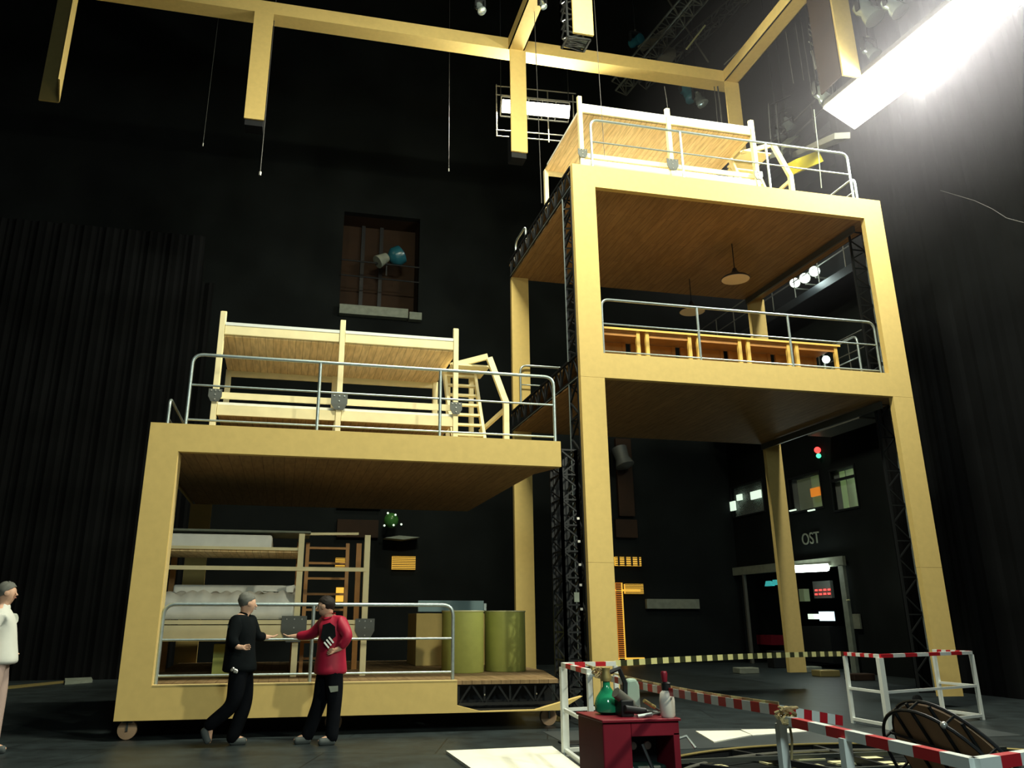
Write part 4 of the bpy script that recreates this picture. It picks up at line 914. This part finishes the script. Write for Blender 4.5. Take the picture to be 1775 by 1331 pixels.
def person(name_label, P, front, jacket, trousers, hair, shoe, base, tuck=False, longhair=False, bare=False):
    t = thing('person', name_label, 'person', base)
    V = {k: Vector(v) for k, v in P.items()}
    f = Vector(front).normalized(); side = f.cross(Vector((0, 0, 1)))
    head, neck, chest, waist, pel = V['head'], V['neck'], V['chest'], V['waist'], V['pelvis']
    hands = []
    hp_up = Vector((0, 0, .0))
    body = [[(pel, .12), (waist, .125), (chest, .13), (neck, .058), (head-Vector((0, 0, .07))+f*.01, .078), (head+Vector((0, 0, .02)), .104), (head+Vector((0, 0, .085)), .07)],
            [(head-Vector((0, 0, .07))+f*.01, .070), (head-Vector((0, 0, .075))+f*.065, .032)]]
    for s_ in 'nf':
        sh, el, wr_ = V['sh_'+s_], V['el_'+s_], V['wr_'+s_]
        body.append([(chest, .13), (sh, .07), (el, .05), (wr_, .034), (wr_+V['hd_'+s_].normalized()*.05, .024)])
        hand(body, wr_, V['hd_'+s_], V['hs_'+s_])
        hp, kn, an, to_ = V['hp_'+s_], V['kn_'+s_], V['an_'+s_], V['to_'+s_]
        body.append([(pel, .12), (hp, .078), (kn, .05), (an, .036), (to_, .03)])
    skinned('body', body, M['skin'], t, 2)
    # face
    nose = MB().path([head+f*.078+Vector((0, 0, .015)), head+f*.104-Vector((0, 0, .03)), head+f*.085-Vector((0, 0, .04))], .012, 6, radii=[.007, .014, .009]); nose.build('nose', M['skin'], t, True)
    for sg in (1, -1):
        MB().lathe(head+f*.075+side*sg*.032+Vector((0, 0, .012)), sphere_prof(.0095, 6), 8).build('eye', M['eye'], t, True)
        MB().lathe(head+side*sg*.094+f*.012-Vector((0, 0, .01)), [(.008, -.008), (.026, -.004), (.03, .004), (.012, .01)], 12, side*sg+f*.3).build('ear', M['skin'], t, True)
    MB().path([head+f*.085-side*.022-Vector((0, 0, .062)), head+f*.097-Vector((0, 0, .06)), head+f*.085+side*.022-Vector((0, 0, .062))], .006, 6).build('mouth', mat('lips', (.4, .16, .13), .5), t, True)
    hm = MB(); c = head+Vector((0, 0, .028))-f*.014; nseg, nr = 28, 14
    for i in range(nr+1):
        th = math.pi*.74*i/nr
        for j in range(nseg):
            ph = 2*math.pi*j/nseg; d = f*math.cos(ph)+side*math.sin(ph)
            fr = max(0, math.cos(ph)); lim = 1-.50*fr**.7-.10*(1-abs(math.cos(ph)))          # hairline higher at the front
            tt = th*lim*(1+.16*max(0, -math.cos(ph))); rr = .106+random.uniform(-.005, .005)-.008*abs(math.sin(ph))+.020*max(0, .35-math.cos(ph))*i/nr
            hm.v.append(tuple(c+d*rr*math.sin(tt)*1.0+Vector((0, 0, 1))*rr*.98*math.cos(tt)))
    for i in range(nr):
        for j in range(nseg): hm.face([i*nseg+j, i*nseg+(j+1) % nseg, (i+1)*nseg+(j+1) % nseg, (i+1)*nseg+j])
    ho = hm.build('hair', M[hair], t, True); md = ho.modifiers.new('thick', 'SOLIDIFY'); md.thickness = .012
    # clothing
    hem = V['hem']-Vector((0, 0, .10)); hb = V['hem']-Vector((0, 0, .05))
    jc = [[(hem, .235), (hb, .235), (waist, .195), (waist.lerp(chest, .5), .205), (chest, .20), (neck-Vector((0, 0, .05)), .095), (neck+Vector((0, 0, .045)), .080)]]
    for s_ in 'nf':
        sh, el, wr_ = V['sh_'+s_], V['el_'+s_], V['wr_'+s_]
        end = (sh.lerp(el, .85) if bare else el)
        ch = [(chest, .20), (sh, .105), (sh.lerp(el, .5), .085), (end, .075)]
        if not bare: ch += [(el.lerp(wr_, .5), .066), (el.lerp(wr_, .96), .056)]
        jc.append(ch)
    skinned('jacket' if not bare else 'shirt', jc, M[jacket], t, 2)
    tc = [[(waist, .15), (pel, .18)]]
    for s_ in 'nf':
        hp, kn, an = V['hp_'+s_], V['kn_'+s_], V['an_'+s_]
        tc.append([(pel, .17), (hp, .122), (hp.lerp(kn, .5), .125), (kn, .10), (kn.lerp(an, .5), .092), (an+(kn-an).normalized()*.06, .088), (an-(kn-an).normalized()*.10, .084)])
    skinned('trousers', tc, M[trousers], t, 2)
    for s_ in 'nf':
        an, to_ = V['an_'+s_], V['to_'+s_]; d = (to_-an); d2 = Vector((d.x, d.y, d.z)); heel = an-Vector((d.x, d.y, 0)).normalized()*.045+Vector((0, 0, -.045))
        if 'heel_'+s_ in V: heel = V['heel_'+s_]
        skinned('shoe', [[(heel, .052), (heel.lerp(to_, .5), .056), (to_, .046)], [(heel.lerp(to_, .25), .056), (an, .072), (an+Vector((0, 0, .03)), .07)]], M[shoe], t, 2)
    return t, V
def pj(x, y, Y): return at(x, y, Y=Y)
YB = 11.5
P = dict(head=pj(431, 1045, YB), neck=pj(424, 1064, YB), chest=pj(419, 1088, YB), waist=pj(416, 1122, YB), pelvis=pj(418, 1150, YB), hem=pj(416, 1152, YB)+Vector((-.0, 0, 0)),
         sh_n=pj(411, 1078, YB-.17), el_n=pj(402, 1110, YB-.26), wr_n=pj(412, 1122, YB-.30), hd_n=(.8, -.1, .0), hs_n=(0, .3, 1),
         sh_f=pj(434, 1078, YB+.16), el_f=pj(445, 1103, YB+.20), wr_f=pj(460, 1104, YB+.30), hd_f=(1, .2, .03), hs_f=(0, 1, .1),
         hp_n=pj(415, 1158, YB-.09), kn_n=pj(405, 1222, YB-.10), an_n=pj(366, 1254, YB-.08), to_n=Vector((0, 0, 0)),
         hp_f=pj(422, 1158, YB+.09), kn_f=pj(425, 1220, YB+.07), an_f=pj(404, 1276, YB+.05), to_f=Vector((0, 0, 0)))
P['an_f'].z = max(P['an_f'].z, .10); P['an_f'].z = .10
P['to_f'] = Vector((P['an_f'].x+.17, YB+.05, .04))
P['heel_f'] = Vector((P['an_f'].x-.05, YB+.05, .045))
P['to_n'] = pj(362, 1286, YB-.08); P['to_n'].z = .04
P['heel_n'] = pj(352, 1260, YB-.08)
per, V = person('person with grey hair in black jacket and trousers walking right past the wagon', P, (1, .1, -.15), 'jacket', 'trousers', 'hair_grey', 'shoe', (P['pelvis'].x, YB, 0))
MB().prism([pj(394, 1084, YB-.16), pj(409, 1083, YB-.16), pj(409, 1088, YB-.16), pj(396, 1090, YB-.16)], (0, .12, 0)).build('jacket_print', M['ledge'], per)
mb = MB()
for k in range(7): q = pj(404+random.uniform(-5, 8), 1163+random.uniform(-6, 6), YB-.21); mb.lathe(q, sphere_prof(.018, 5), 7)
mb.build('key_bunch', M['bolt'], per)
YRD = 11.45
P = dict(head=pj(563, 1050, YRD), neck=pj(571, 1068, YRD), chest=pj(577, 1090, YRD), waist=pj(574, 1125, YRD), pelvis=pj(572, 1152, YRD), hem=pj(573, 1156, YRD),
         sh_n=pj(591, 1080, YRD-.16), el_n=pj(604, 1103, YRD-.26), wr_n=pj(589, 1125, YRD-.22), hd_n=(-.9, 0, -.2), hs_n=(0, .3, 1),
         sh_f=pj(562, 1080, YRD+.15), el_f=pj(541, 1100, YRD+.20), wr_f=pj(512, 1103, YRD+.30), hd_f=(-1, .1, .03), hs_f=(0, -1, .1),
         hp_n=pj(579, 1160, YRD-.09), kn_n=pj(580, 1215, YRD-.12), an_n=pj(575, 1274, YRD-.14), to_n=Vector(), hp_f=pj(566, 1160, YRD+.09), kn_f=pj(555, 1215, YRD+.05), an_f=pj(533, 1276, YRD+.03), to_f=Vector())
for s_ in 'nf':
    a_ = P['an_'+s_]; a_.z = .10; P['to_'+s_] = Vector((a_.x-.17, a_.y-.05, .04)); P['heel_'+s_] = Vector((a_.x+.05, a_.y, .045))
per, V = person('person in red and dark track jacket facing left, hand on hip, before the wagon', P, (-1, .1, -.05), 'redjacket', 'trousers', 'hair_dark', 'shoe', (P['pelvis'].x, YRD, 0))
for k in range(3):
    a_ = pj(562+k*4, 1113-k*4.5, YRD-.225); b_ = pj(570+k*4, 1123-k*4.5, YRD-.225); MB().bar(a_, b_, .05, .02).build('jacket_stripe', M['white'], per)
MB().prism([pj(560, 1083, YRD-.21), pj(572, 1079, YRD-.21), pj(581, 1086, YRD-.21), pj(582, 1103, YRD-.21), pj(566, 1116, YRD-.21), pj(556, 1106, YRD-.21)], (0, .12, 0)).build('jacket_panel', M['jacket'], per)
MB().prism([pj(570, 1190, YRD-.24), pj(586, 1189, YRD-.24), pj(586, 1198, YRD-.24), pj(573, 1200, YRD-.24)], (0, .10, 0)).build('trouser_patch', M['ledge'], per)
YW = 11.4
P = dict(head=pj(14, 1027, YW), neck=pj(6, 1048, YW), chest=pj(-2, 1075, YW), waist=pj(0, 1110, YW), pelvis=pj(-4, 1140, YW), hem=pj(-2, 1138, YW),
         sh_n=pj(-6, 1068, YW-.18), el_n=pj(-22, 1104, YW-.25), wr_n=pj(-14, 1135, YW-.25), hd_n=(.3, 0, -1), hs_n=(1, .2, 0),
         sh_f=pj(6, 1068, YW+.16), el_f=pj(10, 1100, YW+.2), wr_f=pj(14, 1120, YW+.28), hd_f=(.6, .2, -.6), hs_f=(0, 1, 0),
         hp_n=pj(-8, 1150, YW-.09), kn_n=pj(-20, 1210, YW-.1), an_n=pj(-50, 1265, YW-.1), to_n=Vector(), hp_f=pj(-3, 1150, YW+.09), kn_f=pj(-4, 1210, YW+.08), an_f=pj(-12, 1270, YW+.05), to_f=Vector())
for s_ in 'nf':
    a_ = P['an_'+s_]; a_.z = .10; P['to_'+s_] = Vector((a_.x+.17, a_.y, .04)); P['heel_'+s_] = Vector((a_.x-.05, a_.y, .045))
person('person with grey hair in white short-sleeved shirt walking right at the left edge', P, (1, .05, 0), 'whiteshirt', 'beige', 'hair_grey', 'shoe', (P['pelvis'].x, YW, 0), bare=True)

# ------------------------------------------------------------------ scattering volume added to make the glare around the flood strip
hz = MB().box(8, 13.75, 3, 25, 8.2, 20)
hm_ = bpy.data.materials.new('glare_volume'); hm_.use_nodes = True; nt = hm_.node_tree; nt.nodes.clear()
vo = nt.nodes.new('ShaderNodeVolumeScatter'); vo.inputs['Anisotropy'].default_value = .3; vo.inputs['Color'].default_value = (.93, .90, 1, 1)
tc = nt.nodes.new('ShaderNodeTexCoord'); sp = nt.nodes.new('ShaderNodeSeparateXYZ'); nt.links.new(tc.outputs['Object'], sp.inputs[0])
def ramp(sock, a, b, lo=0, hi=1):
    m = nt.nodes.new('ShaderNodeMapRange'); m.interpolation_type = 'SMOOTHSTEP'
    for k, v_ in zip(('From Min', 'From Max', 'To Min', 'To Max'), (a, b, lo, hi)): m.inputs[k].default_value = v_
    nt.links.new(sock, m.inputs['Value']); return m.outputs[0]
def mul(a, b):
    m = nt.nodes.new('ShaderNodeMath'); m.operation = 'MULTIPLY'; nt.links.new(a, m.inputs[0])
    if isinstance(b, float): m.inputs[1].default_value = b
    else: nt.links.new(b, m.inputs[1])
    return m.outputs[0]
dn = mul(mul(ramp(sp.outputs['X'], 8, 12.6), ramp(sp.outputs['Z'], 8.2, 11.5)), mul(ramp(sp.outputs['Y'], 25, 15), .022))
nt.links.new(dn, vo.inputs['Density'])
ou = nt.nodes.new('ShaderNodeOutputMaterial'); nt.links.new(vo.outputs[0], ou.inputs['Volume'])
ho = hz.build('glare_volume', hm_); tag(ho, 'volume added for the glare around the long flood strip', 'haze', kind='stuff')
